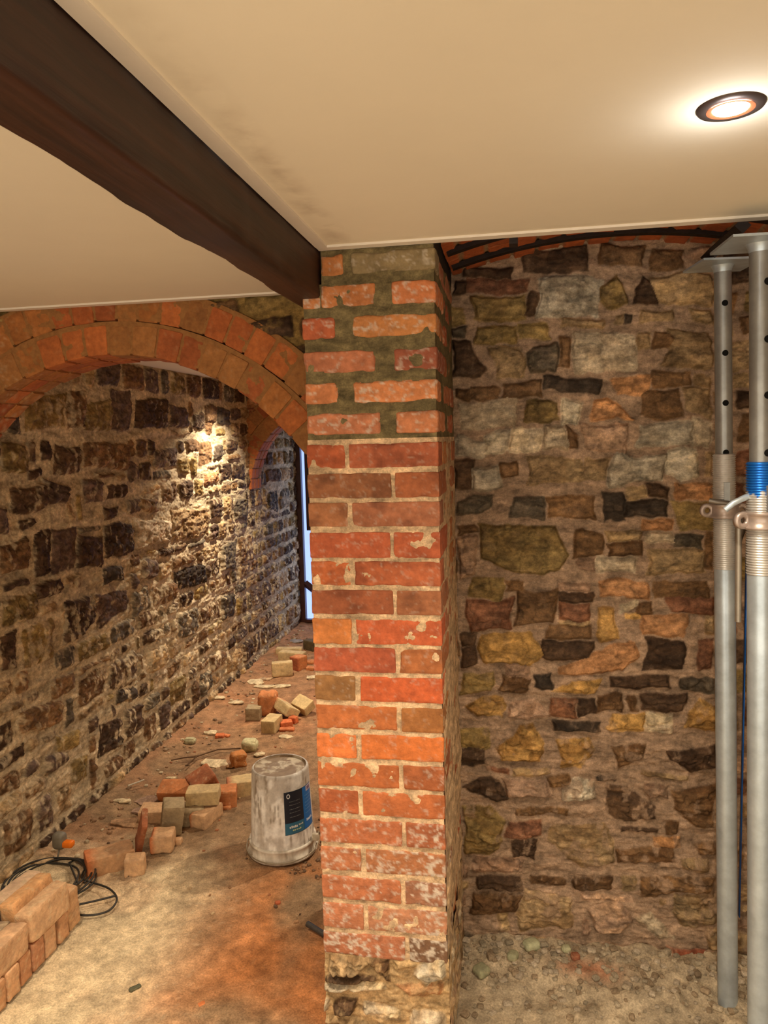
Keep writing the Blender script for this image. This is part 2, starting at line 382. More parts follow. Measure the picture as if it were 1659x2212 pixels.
lay(wb, C1, [(90,90,178,240,'dk'),(182,125,320,235,'lg'),(322,110,405,200,'br'),(455,100,713,235,'tan'),(717,95,850,205,'tan'),(872,80,1138,215,'lg'),(1142,60,1315,195,'lg'),(1360,60,1392,180,'tan'),
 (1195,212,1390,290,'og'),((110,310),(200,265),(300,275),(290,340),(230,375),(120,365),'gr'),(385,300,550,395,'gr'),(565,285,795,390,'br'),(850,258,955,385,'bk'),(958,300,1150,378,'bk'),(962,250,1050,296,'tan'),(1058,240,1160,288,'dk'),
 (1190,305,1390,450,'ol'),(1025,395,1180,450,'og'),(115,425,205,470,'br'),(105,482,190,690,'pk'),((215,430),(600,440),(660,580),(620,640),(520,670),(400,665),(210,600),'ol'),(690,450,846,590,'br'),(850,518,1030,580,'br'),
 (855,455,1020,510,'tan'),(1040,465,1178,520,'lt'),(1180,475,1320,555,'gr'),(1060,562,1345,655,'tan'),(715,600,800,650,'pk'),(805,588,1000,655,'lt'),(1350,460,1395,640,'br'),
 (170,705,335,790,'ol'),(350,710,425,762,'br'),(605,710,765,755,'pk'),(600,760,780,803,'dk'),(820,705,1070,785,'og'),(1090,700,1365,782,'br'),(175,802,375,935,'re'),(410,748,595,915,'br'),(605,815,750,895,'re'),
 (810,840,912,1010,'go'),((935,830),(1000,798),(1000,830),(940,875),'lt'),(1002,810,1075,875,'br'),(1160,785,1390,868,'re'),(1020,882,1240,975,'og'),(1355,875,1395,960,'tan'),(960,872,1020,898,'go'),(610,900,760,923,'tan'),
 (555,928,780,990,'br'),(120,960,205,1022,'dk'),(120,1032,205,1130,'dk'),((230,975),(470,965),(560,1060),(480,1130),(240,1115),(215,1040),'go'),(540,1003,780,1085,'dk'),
 ((615,1130),(860,1035),(980,1020),(1005,1085),(930,1150),(780,1165),(620,1160),'og'),(1035,985,1250,1150,'dk'),(1310,990,1390,1130,'re'),(350,1128,470,1183,'pk'),(500,1163,590,1235,'bk')], pl)  # last entry paints a shaded hole as a near-black stone
wb.rough = 1.0; wb.mixa = .8
lay(wb, C2, [(120,25,285,110,'ol'),(325,35,470,110,'br'),((595,95),(680,45),(830,40),(800,98),'go'),(885,30,1180,90,'dk'),(1215,30,1390,95,'gr'),((160,165),(240,135),(340,140),(370,180),(340,235),(210,225),'go'),
 ((372,235),(400,160),(500,140),(575,230),(460,245),'pk'),(580,130,715,225,'re'),(730,125,815,210,'dk'),(820,120,945,200,'br'),(970,125,1005,200,'br'),(1035,120,1250,205,'dk'),((1320,130),(1390,190),(1390,305),(1260,270),'go'),
 (120,285,255,380,'ol'),(130,382,245,470,'dk'),((290,380),(420,280),(480,270),(540,370),(520,440),(330,440),'go'),(600,250,830,298,'bk'),((600,350),(760,345),(790,400),(740,480),(640,480),'go'),
 ((860,280),(900,225),(1035,215),(1040,308),(900,305),'go'),((1042,215),(1190,215),(1190,300),(1046,308),'lt'),((880,380),(1060,380),(1050,440),(900,480),'br'),((1160,390),(1390,360),(1390,470),(1290,490),(1180,430),'dk'),
 (390,480,570,508,'tan'),(800,512,880,535,'bk'),((150,570),(240,530),(310,540),(355,640),(300,650),'dk'),(340,530,560,620,'pk'),(572,515,680,575,'br'),((640,600),(700,530),(790,545),(790,630),(700,650),(630,640),'lg'),
 ((850,555),(950,570),(1085,680),(1080,735),(930,745),(840,690),'dk'),(1050,567,1160,635,'pk'),((1190,590),(1395,565),(1395,790),(1280,760),(1190,680),'br'),((140,670),(270,670),(340,730),(320,880),(260,915),(145,910),'ol'),
 (400,682,650,710,'br'),(350,740,530,820,'re'),(370,832,510,925,'dk'),((580,770),(830,760),(885,840),(880,960),(720,960),(570,850),'tan'),(900,885,1190,960,'br'),(1080,830,1230,880,'og'),(1310,860,1395,920,'br'),
 (180,930,430,1000,'pk'),(200,1020,420,1100,'dk'),(470,1020,660,1060,'br'),((760,1180),(900,1130),(990,1250),(930,1310),(800,1300),'pk'),((1000,1240),(1080,1195),(1200,1330),(1130,1340),'lt'),(600,1360,820,1400,'re'),
 (1170,1385,1340,1460,'rd'),(190,1110,420,1200,'br'),(430,1110,680,1270,'tan'),(150,1310,290,1400,'gr'),(1020,1030,1390,1110,'br'),(1210,1120,1390,1270,'tan')], pl)
wb.fill((.05, .12), (.08, .2), ['tan', 'br', 'dk', 'ol', 're', 'pk', 'br'], b0=.35, gap=.014)
wb.fill((.035, .09), (.10, .28), ['tan', 'br', 'pk', 'pk', 'tan'], b0=0, b1=.4, gap=.02)
hb, cb = wb.finish(lime=lambda A, B: .12+.5*sst(1.15, .6, B), mstr=(9, 30), mh=.014)
Pw = np.stack([wb.A, YB-hb, wb.B], -1)
m = MB().grid(Pw, cb, flip=False)
struct(m.build('wall_back', M_stone))
struct(MB().box(-.562, YB+.03, 0, 1.6, 2.86, 2.6, S(120, 100, 80)).build('wall_core', M_stone, smooth=False)).name = 'wall_rear_side'
# --- passage wall on the left
wl = Wall(2.3, 7.3, -0.02, 2.40, .0055, .0055, (192, 172, 138), 11)
wl.rng = random.Random(5); wl.grow = .006; wl.tone = 1.25
K1 = crop(0, 600, 2.37); K2 = crop(0, 1350, 2.37); px_ = lambda x, y: on_x(x, y, XW)
def quads(C, L):
    for u0, t0, b0, u1, t1, b1, k in L:
        r = wl.rng; P = [(u0, b0), ((u0+u1)/2, (b0+b1)/2), (u1, b1), (u1, (t1+b1)/2), (u1, t1), ((u0+u1)/2, (t0+t1)/2), (u0, t0), (u0, (t0+b0)/2)]
        wl.stone([px_(*C(a+r.uniform(-7, 7), b+r.uniform(-7, 7))) for a, b in P], PAL[k])
quads(K1, [(130,620,770,330,590,760,'ol'),(345,585,770,425,570,775,'br'),(430,650,780,560,620,780,'ol'),(572,575,780,665,580,770,'pu'),(690,630,770,855,620,770,'dk'),(865,650,770,955,670,760,'pu'),(985,700,770,1040,690,770,'dk'),
 (1110,660,740,1170,670,750,'bk'),(1045,660,740,1100,660,740,'br'),(10,860,1000,130,860,1000,'ol'),(275,860,1010,410,870,1000,'dk'),(430,850,970,640,850,980,'br'),(800,880,970,900,870,960,'pu'),(1010,840,960,1080,850,950,'br'),
 (1100,860,930,1135,860,920,'bk'),(50,1080,1200,215,1060,1190,'dk'),(225,1040,1160,340,1080,1150,'pu'),(430,1040,1150,520,1045,1145,'pu'),(550,1060,1130,640,1055,1120,'dk'),(1040,1000,1060,1110,1000,1050,'og'),(1120,960,1040,1180,960,1030,'dk'),(1190,960,1030,1250,960,1020,'dk'),
 (100,1240,1290,170,1230,1280,'dk'),(180,1320,1530,255,1300,1520,'dk'),(262,1300,1510,385,1280,1480,'pu'),(395,1330,1490,520,1330,1480,'dk'),(535,1270,1430,670,1260,1400,'dk'),(680,1250,1380,865,1240,1350,'lt'),(880,1190,1340,1060,1180,1310,'tan'),
 (1200,1140,1240,1250,1130,1240,'gr'),(525,1490,1560,620,1480,1540,'bk'),(720,1450,1540,805,1440,1520,'pu'),(890,1500,1600,1040,1470,1560,'bk'),(1125,1380,1500,1210,1350,1480,'gr'),(1225,1340,1480,1290,1320,1440,'br'),(0,1660,1790,180,1620,1750,'ol'),
 (325,1660,1890,475,1620,1770,'dk'),(490,1620,1790,650,1600,1700,'pu'),(680,1620,1740,760,1580,1690,'gr'),(780,1580,1680,890,1560,1640,'br'),(120,1810,1990,260,1750,1960,'ol'),(915,1720,1850,1010,1690,1810,'gr'),(1020,1700,1770,1120,1650,1740,'br'),
 (1130,1640,1750,1190,1620,1720,'gr'),(525,1180,1240,600,1170,1230,'dk'),(650,1150,1210,710,1140,1200,'pu'),(725,1140,1190,800,1130,1190,'br'),(1370,1100,1190,1420,1090,1200,'bk'),(1430,1090,1180,1470,1080,1180,'gr')])
quads(K2, [(390,280,420,530,220,360,'br'),(560,200,330,690,150,290,'dk'),(100,440,560,305,380,500,'br'),(0,540,640,60,500,600,'dk'),(590,340,400,690,310,370,'bk'),(640,440,580,720,400,520,'dk'),(870,290,420,945,260,380,'ol'),
 (500,520,680,610,470,620,'dk'),(290,570,650,400,540,620,'ol'),(360,700,800,440,670,770,'ol'),(0,790,880,100,760,840,'br'),(1080,160,240,1150,130,200,'br'),(0,60,240,75,20,200,'dk'),(790,230,300,850,200,260,'lt'),(230,670,760,330,640,700,'pu')])
wl.fill((.09, .19), (.10, .30), ['dk', 'br', 'pu', 'tan', 'ol', 'gr', 'dk', 'br', 'tan'], gap=.035, thr=.016)
hl, cl = wl.finish(lime=lambda A, B: .62+.38*sst(1.5, .7, B)*sst(2.8, 3.8, A), streak=1, mvar=.34, mstr=(5, 22), mh=.018)  # lime smears, increased low down in place of extra lamp light
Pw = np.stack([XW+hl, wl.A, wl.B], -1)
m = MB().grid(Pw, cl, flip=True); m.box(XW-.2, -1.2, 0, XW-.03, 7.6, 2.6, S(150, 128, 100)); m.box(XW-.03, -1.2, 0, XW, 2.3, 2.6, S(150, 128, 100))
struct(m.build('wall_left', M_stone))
# --- arch walls
def arch(Y0, Y1, name, label, seed, front_stones, ACX, ACZ, AR, A0=-92):
    root = empty(name, (ACX, Y0, 0), label, 'arch')
    rng = random.Random(seed)
    for ring, (r0, r1) in enumerate(((AR, AR+.108), (AR+.122, AR+.232))):
        mm = MB(); th = math.radians(A0); rm = (r0+r1)/2; i = 0; mtop = MB()
        while th < math.radians(92):
            wv = rng.uniform(.076, .092); yy = Y0
            d = (Y1-Y0)/3-.008
            for kk in range(3):
                P, Fq = rbox(wv, d if kk else d, r1-r0, .009 if kk == 0 else .02, .006, .0016, seed+i*3+kk, chip=.004)
                an = th+(wv/2+P[:, 0])/rm; rr = rm+P[:, 2]+rng.uniform(-.003, .003)
                X = ACX+rr*np.sin(an)-ACX; Z = ACZ+rr*np.cos(an); Y = P[:, 1]+(kk+.5)*(Y1-Y0)/3+rng.uniform(-.003, .003)
                Q = np.stack([X, Y, Z], 1)
                lf = float(np.clip(-(X.mean()+.25)/.4, 0, 1)) if front_stones else 0
                base = [S(186, 92, 34), S(178, 84, 30), S(178, 100, 42), S(168, 80, 34), S(164, 98, 48)][rng.randrange(5)]*rng.uniform(.85, 1.1)
                c = brickcol(Q+seed, base, seed+i, white=np.full(len(Q), .03+.35*lf), dark=.12, whitec=(190, 160, 120))
                mm.add(Q, Fq, c)
            th += (wv+.006)/rm; i += 1
        mm.build('inner_ring' if ring == 0 else 'outer_ring', M_brick, root)
        # mortar bed of this ring
        t = np.linspace(math.radians(A0), math.radians(92), 120); ys = np.linspace(.007, Y1-Y0-.007, 12)
        T, YY = np.meshgrid(t, ys, indexing='ij')
        mmt = MB()
        ra, rb = r0+.008, r1+.014
        for R_, fl in ((ra, False), (rb, True)):
            nz = (fbm(T*30, YY*30, R_, seed, 3)-.5)*.008
            mmt.grid(np.stack([(R_+nz)*np.sin(T), YY, ACZ+(R_+nz)*np.cos(T)], -1), np.ones(T.shape+(3,))*S(150, 104, 58), flip=fl)
        rs = np.linspace(ra, rb, 10); T2, R2 = np.meshgrid(np.linspace(math.radians(A0), math.radians(92), 300), rs, indexing='ij')
        for yv, fl in ((.007, False), (Y1-Y0-.007, True)):
            nz = (fbm(T2*40, R2*60, 0, seed, 3)-.5)*.010
            mmt.grid(np.stack([R2*np.sin(T2), yv+nz, ACZ+R2*np.cos(T2)], -1), np.ones(T2.shape+(3,))*S(150, 104, 58), flip=not fl)
        mmt.build('mortar', M_brick, root)
    return root
A1 = (-1.447, 1.274, .8825); A2 = (-1.52, 1.47, .59)
arch(YB-.02, 2.81, 'brick_arch', 'wide orange brick arch of two rings springing behind the brick pillar', 101, True, *A1, A0=-56)
arch(5.83, 6.08, 'brick_arch', 'far brick arch seen through the wide one, beside the glazed door', 202, False, *A2)
def spandrel(Y0, Y1, nm, seed, cols, mortar, A, x1=-.45):
    ACX, ACZ, AR = A
    ws = Wall(XW, x1, ACZ-.05, 2.5, .005, .005, mortar, seed)
    ws.fill((.07, .12), (.1, .26), cols, gap=.02)
    hs, cs = ws.finish(lime=.4)
    rad = np.hypot(ws.A-ACX, ws.B-ACZ)
    msk = (rad > AR+.225) | (ws.B < ACZ-.0)
    msk &= ~((ws.B <= ACZ) & (np.abs(ws.A-ACX) < AR+.21))
    m = MB().grid(np.stack([ws.A, Y0-hs*.8, ws.B], -1), cs, mask=msk)
    # solid body behind
    N = 60; ths = np.linspace(-math.pi/2, math.pi/2, N); R_ = AR+.2
    for i in range(N-1):
        a, b = ths[i], ths[i+1]; xa, za = ACX+R_*math.sin(a), ACZ+R_*math.cos(a); xb, zb = ACX+R_*math.sin(b), ACZ+R_*math.cos(b)
        if xb < XW-.1: continue
        V = [(xa, y, z) for y in (Y0+.02, Y1) for z in (za, 2.6)]+[(xb, y, z) for y in (Y0+.02, Y1) for z in (zb, 2.6)]
        m.add(V, [(0, 1, 5, 4), (2, 6, 7, 3), (0, 4, 6, 2), (1, 3, 7, 5), (0, 2, 3, 1), (4, 5, 7, 6)], S(120, 90, 60))
    return struct(m.build(nm, M_stone))
spandrel(YB, 2.80, 'wall_front', 71, ['dk', 'br', 'ol', 'ol', 'br'], (140, 112, 62), A1)
spandrel(5.85, 6.06, 'wall_middle', 72, ['re', 'rd', 'og', 'br'], (150, 100, 60), A2, x1=.6)
struct(MB().box(-.71, 5.87, 0, 1.6, 6.06, 2.6, S(150, 90, 55)).build('trim_7', M_brick, smooth=False))
struct(MB().box(-.93, 5.84, 0, -.70, 6.07, 1.47, S(150, 90, 55)).build('trim_8', M_brick, smooth=False))
struct(MB().box(-.562, 2.86, 0, -.40, 2.98, 2.6, S(130, 100, 70)).build('wall_jamb', M_stone, smooth=False)).name = 'trim_3'
# rear room: far wall, right wall
m = MB().box(-1.1, 7.22, 0, 1.7, 7.4, 2.6, S(150, 130, 100)).box(XW-.1, 7.22, 1.92, -1.1, 7.4, 2.6, S(150, 130, 100))
struct(m.build('wall_far', M_stone, smooth=False))
struct(MB().box(1.6, -1.2, 0, 1.75, 7.6, 2.6, S(170, 150, 120)).build('wall_right', M_stone, smooth=False))
# ------------------------------------------------------------------ floor
def floor_height(x, y):
    x = np.asarray(x, float); y = np.asarray(y, float)
    h = (fbm(x*3, y*3, 0, 61, 3)-.5)*.022+(fbm(x*16, y*16, 0, 62, 4)-.5)*.012
    alc = sst(-.35, -.1, x)*sst(1.75, 2.5, y)*sst(2.75, 2.6, y)
    h = h+alc*(.045*sst(2.25, 2.56, y)+(fbm(x*22, y*22, 0, 63, 4)-.4)*.035)
    bed = np.exp(-((x-XW)/.12)**2)*.03
    rub = sst(.55, .75, fbm(x*2.2+3, y*2.2, 0, 64, 3))*(fbm(x*30, y*30, 0, 65, 3)-.4)*.03
    return h+bed+rub-.006
fx = np.arange(XW-.02, 1.65, .011); fy = np.arange(1.5, 7.5, .011); fy = np.concatenate([np.arange(1.5, 4.6, .010), np.arange(4.6, 7.46, .02)])
FX, FY = np.meshgrid(fx, fy, indexing='ij'); FH = floor_height(FX, FY)
n1 = fbm(FX*2.5, FY*2.5, 0, 81, 4); n2 = fbm(FX*25, FY*25, 0, 82, 4); n3 = fbm(FX*8, FY*8, 0, 83, 4)
base = np.ones(FX.shape+(3,))*S(140, 112, 82)
base = mixc(base, np.ones_like(base)*S(156, 116, 82), sst(3.6, 4.8, FY))
beige = sst(-.95, -1.35, FX+.25*(n1-.5))*sst(3.12, 2.72, FY+.4*(n3-.5))  # lamp-lit band painted paler at near left, rest darker as shade
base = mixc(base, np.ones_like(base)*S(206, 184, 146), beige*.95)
dust = np.exp(-(((FX+.80)/.34)**2))*sst(3.25, 2.75, FY+.3*(n1-.5))
base = mixc(base, np.ones_like(base)*S(182, 118, 70), np.clip(dust*1.2, 0, 1)*sst(.25, .55, n1))
alc = sst(-.35, -.15, FX)*sst(2.9, 2.6, FY)
base = mixc(base, np.ones_like(base)*S(176, 158, 130), alc)
red2 = sst(.5, .62, fbm(FX*3+9, FY*3, 0, 84, 3))*(1-alc)*.15
base = mixc(base, np.ones_like(base)*S(176, 100, 60), red2)
for (qx, qy) in ((1245, 2105), (1300, 2120)):
    gx, gy = on_z(qx, qy); base = mixc(base, np.ones_like(base)*S(170, 96, 60), np.exp(-(((FX-gx)/.07)**2+((FY-gy)/.035)**2))*.6)
base *= (.62+.76*n2)[..., None]
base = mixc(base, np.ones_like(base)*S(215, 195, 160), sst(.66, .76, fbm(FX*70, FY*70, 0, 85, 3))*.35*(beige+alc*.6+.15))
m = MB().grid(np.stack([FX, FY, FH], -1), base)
m.box(XW-.02, -1.2, -.1, 1.65, 1.505, -.004, S(214, 196, 166)).box(XW-.02, 1.5, -.12, 1.65, 7.5, -.06, S(120, 90, 60))  # unseen near floor made paler to bounce light up to the ceiling
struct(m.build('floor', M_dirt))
# ------------------------------------------------------------------ ceiling
T = .16
m = MB().box(-.51, -1.2, CEIL, 1.65, YP, CEIL+.04)
m.box(XW-.02, -1.2, CEIL, -.60, YB-.012, CEIL+.05)
m.box(XW-.02, 2.82, CEIL-.045, 1.65, 7.3, CEIL+.05)
struct(m.build('ceiling', M_ceil, smooth=False))
struct(MB().box(-.56, -1.2, CEIL+.06, 1.65, 2.6, CEIL+.5, S(90, 60, 40)).build('trim_4', M_iron, smooth=False)) if False else None
def bevbox(m, x0, y0, z0, x1, y1, z1): return m.box(x0, y0, z0, x1, y1, z1)
struct(MB().box(-.508, YP-.030, CEIL-.006, 1.65, YP+.002, CEIL+.01).build('trim_1', M_trim, smooth=False))
struct(MB().box(XW, YB-.052, CEIL-.006, -.605, YB-.018, CEIL+.01).build('trim_2', M_trim, smooth=False))
struct(MB().box(-.509, -1.2, CEIL-.006, -.478, YP-.031, CEIL+.01).build('trim_5', M_trim, smooth=False))
# slab above the alcove (brick vault) so no light falls in from above
VR = 1.75; VCX = .31; VCZ = H+.620-VR
def vz(x, r=VR): return VCZ+np.sqrt(np.maximum(r*r-(x-VCX)**2, 0))
sx = np.arange(-.196, 1.12, .006); sy = np.arange(2.015, 2.60, .006); SX, SY = np.meshgrid(sx, sy, indexing='ij')
cw, ch = .078, .225
row = np.floor(SX/cw); wy = SY+(row % 2)*.11+(fbm(SX*9, SY*9, 0, 91, 2)-.5)*.01; wx = SX+(fbm(SX*15, SY*15, 0, 92, 2)-.5)*.008
row = np.floor(wx/cw); cell = np.floor(wy/ch)
fx_ = (wx/cw-row)*cw; fy_ = (wy/ch-cell)*ch
ed = np.minimum(np.minimum(fx_, cw-fx_), np.minimum(fy_, ch-fy_)); inb = sst(.004, .009, ed)
hv = inb*(.010+(_hash(row, cell, row*0, 9)-.5)*.008)+(fbm(SX*40, SY*40, 0, 93, 3)-.5)*.006
rc = _hash(row, cell, row*0, 5)[..., None]
cc = mixc(np.ones(SX.shape+(3,))*S(150, 120, 85), (S(186, 96, 46)*(1-rc)+S(160, 84, 50)*rc)*(.7+.5*fbm(SX*30, SY*30, 0, 94, 3))[..., None], inb)
m = MB().grid(np.stack([SX, SY, vz(SX)-hv], -1), cc, flip=True)
m.box(-.56, 2.005, CEIL+.14, 1.65, 2.6, CEIL+.3, S(90, 60, 40))
vault = m.build('brick_vault', M_brick); tag(vault, 'shallow brick vault over the stone recess, above the ceiling edge', 'vault')
# iron arch bars
def arc_bar(Y, r, x0, x1, w_, t_, label):
    xs = np.linspace(x0, x1, 50); V = []; 
    for x in xs:
        z = vz(x, r); nx, nz = (x-VCX)/r, (z-VCZ)/r
        for dy, dr in ((-w_/2, 0), (w_/2, 0), (w_/2, -t_), (-w_/2, -t_)): V.append((x+nx*dr, Y+dy, z+nz*dr))
    Fq = [(i*4+k, i*4+(k+1) % 4, i*4+4+(k+1) % 4, i*4+4+k) for i in range(49) for k in range(4)]+[(0, 1, 2, 3), (199, 198, 197, 196)]
    o = MB().add(V, Fq).build('iron_arch_bar', M_iron, smooth=False, loc=(x0, Y, float(vz(x0, r))))
    tag(o, label, 'iron bar', 'iron bars under the brick vault'); return o
arc_bar(2.44, VR-.006, -.19, .99, .032, .014, 'black curved iron bar deepest under the brick vault, against the stone wall')
arc_bar(2.25, VR-.006, -.19, .99, .032, .014, 'black curved iron bar under the brick vault, just behind the ceiling edge')
# diagonal iron strap over the props
a = on_y(1605, 487, 2.06); b = on_y(1528, 556, 2.36); V, Fq = tube([(a[0], 2.06, a[1]), (b[0], 2.36, b[1])], .02, 4)
tag(MB().add(V, Fq+[(0, 1, 2, 3), (7, 6, 5, 4)]).build('iron_strap', M_iron, smooth=False), 'dark straight iron strap running diagonally above the two steel props', 'iron bar')
# hook
hx, hz = on_y(1109, 485, YP+.012); root = empty('iron_hook', (hx, YP+.012, hz), 'small black iron hook hanging down from the white ceiling edge', 'hook')
pts = [(0, 0, .02), (0, 0, -.035), (0, .002, -.048), (0, .012, -.054)]
V = []; 
for p in pts:
    for dx, dy in ((-.011, -.004), (.011, -.004), (.011, .004), (-.011, .004)): V.append((p[0]+dx, p[1]+dy, p[2]))
Fq = [(i*4+k, i*4+(k+1) % 4, i*4+4+(k+1) % 4, i*4+4+k) for i in range(3) for k in range(4)]+[(3, 2, 1, 0), (12, 13, 14, 15)]
MB().add(V, Fq).build('shank', M_iron, root, smooth=False)
# ------------------------------------------------------------------ beam
bx0, bx1, bz0, bz1 = -.603, -.512, H+.383, CEIL+.035
ys = np.arange(-1.2, 2.30, .02); ring = []
per = []
r_ = .014
for (cx_, cz_, a0) in ((bx0+r_, bz0+r_, 180), (bx1-r_*.8, bz0+r_*.8, 270)):
    for k in range(6): a = math.radians(a0+90*k/5); rr = r_ if a0 == 180 else r_*.8; per.append((cx_+rr*math.cos(a), cz_+rr*math.sin(a)))
per += [(bx1, bz0+.05), (bx1, bz0+.10), (bx1, bz1), (bx0, bz1), (bx0, bz0+.08)]
P = np.array([[(x, y, z) for (x, z) in per] for y in ys]); 
wob = (fbm(P[..., 1]*3, P[..., 0]*30, P[..., 2]*30, 17, 3)-.5)*.012+(fbm(P[..., 1]*14, P[..., 0]*60, P[..., 2]*60, 18, 3)-.5)*.006
P[..., 0] += wob*np.where(P[..., 0] > (bx0+bx1)/2, 1, -1); P[..., 2] += np.where(P[..., 2] < bz0+.03, -wob, 0)
P = np.concatenate([P, P[:, :1]], 1)
m = MB().grid(P, flip=True); e = P[-1, :-1]; m.add(e, [list(range(len(e)))]); 
o = m.build('ceiling_beam', M_wood); tag(o, 'dark brown timber ceiling beam running to the top of the brick pillar', 'beam')
# ------------------------------------------------------------------ brick pillar
courses = [(543,590),(610,660),(680,728),(755,803),(822,870),(890,938),(958,1008),(1022,1073),(1085,1135),(1150,1203),(1213,1263),(1275,1325),(1338,1390),(1400,1450),(1462,1513),(1526,1576),(1588,1638),(1650,1700),(1710,1760),(1773,1822),(1835,1883),(1898,1945),(1958,2008),(2020,2066)]
joints = [(740,757),(810,845),(723,760),(810,850),(730,763),(823,855),(745,753),(845,853),(752,760),(843,850),(757,765),(850,857),(759,768),(854,862),(768,778),(858,867),(770,780),(863,871),(774,783),(868,877),(780,790),(866,875),(785,795),(875,884)]
pal = [(196,112,60),(200,112,62),(186,84,50),(186,102,74),(200,112,70),(196,110,80),(186,82,44),(160,92,62),(178,104,70),(190,84,50),(196,92,46),(168,84,54),(206,112,50),(176,76,48),(150,96,56),(188,96,46),(214,104,40),(190,94,44),(178,84,44),(186,96,60),(182,100,66),(186,100,66),(184,104,74),(176,98,70)]
pal2 = [(150,120,92),(208,112,66),(206,122,66),(160,78,58),(212,120,74),(212,120,82),(176,84,56),(172,88,54),(176,98,72),(182,80,46),(186,88,52),(164,92,62),(206,88,46),(172,92,50),(204,84,36),(172,100,50),(214,104,36),(172,86,46),(196,98,50),(172,88,56),(168,96,62),(160,96,74),(182,112,86),(126,84,66)]
root = empty('brick_pillar', ((PXL+PXR)/2, YP+.28, 0), 'red brick pillar on a rough stone foot, between the arch and the stone recess', 'pillar')
loc0 = np.array(root.location)
mm = MB(); zl = []
rng = random.Random(44)
for i, ((t, b), (j0, j1)) in enumerate(zip(courses, joints)):
    zt = on_y(800, t, YP)[1]; zb = on_y(800, b+(3 if i > 5 else 0), YP)[1]; zc = (zt+zb)/2
    xa = on_y(j0, (t+b)/2, YP)[0]; xb = on_y(j1, (t+b)/2, YP)[0]
    xl = PXL if i else -.508
    spans = [(xl, xa, pal[i], 0), (xb, PXR, pal2[i], 1)]
    white = .08+.42*float(sst(1.0, .35, zc)) if i > 5 else .28
    for (x0, x1, cc_, sd) in spans:
        zz0, zz1 = zb, zt
        if i == 1 and sd == 0:
            # beam rests on the left part: notch
            P, Fq = rbox(.05, .1, (zt-zb)*.5, .005, .004, .0015, 900, chip=.003); P += [PXL+.028, YP+.052, zb+(zt-zb)*.25]
            mm.add(P-loc0, Fq, brickcol(P, S(*cc_), 900, white=np.full(len(P), .6)))
            x0 = -.508
        depth = .215 if (x1-x0) < .15 else .103
        P, Fq = rbox(x1-x0, depth, zz1-zz0, .0045, .0035 if i > 5 else .007, .0018 if i > 5 else .0026, i*2+sd, chip=.0045 if i > 5 else .009)
        P = P+np.array([(x0+x1)/2, YP+depth/2+rng.uniform(-.002, .002), (zz0+zz1)/2])
        wv = np.full(len(P), white*rng.uniform(.7, 1.3))
        if i > 16: wv = wv*(.8+.7*sst(-.35, -.22, P[:, 0]))
        mm.add(P-loc0, Fq, brickcol(P, S(*cc_)*rng.uniform(.92, 1.08), i*2+sd, white=wv, dark=.55 if i in (6, 7, 8, 10, 11) else .22))
        if sd == 1:
            y = YP+depth+.010
            while y < YB-.03:
                L_ = rng.choice([.215, .103]); y2 = min(y+L_, YB+.0)
                P, Fq = rbox(.1, y2-y-.009, zz1-zz0, .007, .005, .003, 500+i*5+int(y*10), chip=.010)
                P += [PXR-.052+rng.uniform(-.004, .002), (y+y2)/2, (zz0+zz1)/2]
                c = brickcol(P, S(*(rng.choice(pal)))*.85, i+int(y*9), white=np.full(len(P), .30+.2*float(sst(1.4, .6, zc))), whitec=(190, 165, 130))
                mm.add(P-loc0, Fq, c); y = y2
    zl.append((zt, zb))
mm.build('brickwork', M_brick, root)
def mortar_box(x0, x1, y0, y1, z0, z1, col, rec, seed, amp=.006, cell=.005, sidebulge=0.0):
    m = MB()
    xs = np.arange(x0+rec, x1-rec+cell, cell); xs[-1] = x1-rec; zs = np.arange(z0, z1+cell, cell); ys_ = np.arange(y0+rec, y1, cell*1.6)
    A, B = np.meshgrid(xs, zs, indexing='ij'); n = (fbm(A*35, B*35, 0, seed, 4)-.5)
    ex = np.minimum(A-xs[0], xs[-1]-A); n = n*sst(0, .01, ex)
    cn = fbm(A*20, B*20, 0, seed+1, 4)
    m.grid(np.stack([A, y0+rec-n*amp*2, B], -1), S(*col)*(.75+.5*cn)[..., None])
    A, B = np.meshgrid(ys_, zs, indexing='ij')
    low = sst(1.55, .7, B)
    n = (fbm(A*14, B*22, 0, seed+4, 4)-.42)*(.016*low*sidebulge+amp)*sst(-.004, .02, A-ys_[0])+low*sidebulge*.003
    cn = fbm(A*20, B*30, 0, seed+5, 4)
    m.grid(np.stack([x1-rec+n, A, B], -1), S(*col)*(.7+.5*cn)[..., None])
    return m
ztop = zl[0][0]+.004; zmid = (zl[5][1]+zl[6][0])/2; zbot = zl[-1][1]
m = mortar_box(PXL, PXR, YP, YB, zmid, zl[1][0], (112, 98, 66), .005, 5, amp=.004)
m2 = mortar_box(-.51, PXR, YP, YB, zl[1][0], ztop+.006, (112, 98, 66), .005, 6, amp=.004)
m.v = [v-loc0 for v in m.v]; m2.v = [v-loc0 for v in m2.v]
for a_, b_, c_ in zip(m2.v, m2.f, m2.c): m.add(a_, b_-0, c_) if False else None
m.build('cement_mortar', M_stone, root); m2.build('cement_mortar', M_stone, root)
m = mortar_box(PXL, PXR, YP, YB, zbot, zmid, (204, 172, 134), .0035, 7, amp=.005, sidebulge=1.0)
m.v = [v-loc0 for v in m.v]; m.build('lime_mortar', M_stone, root)
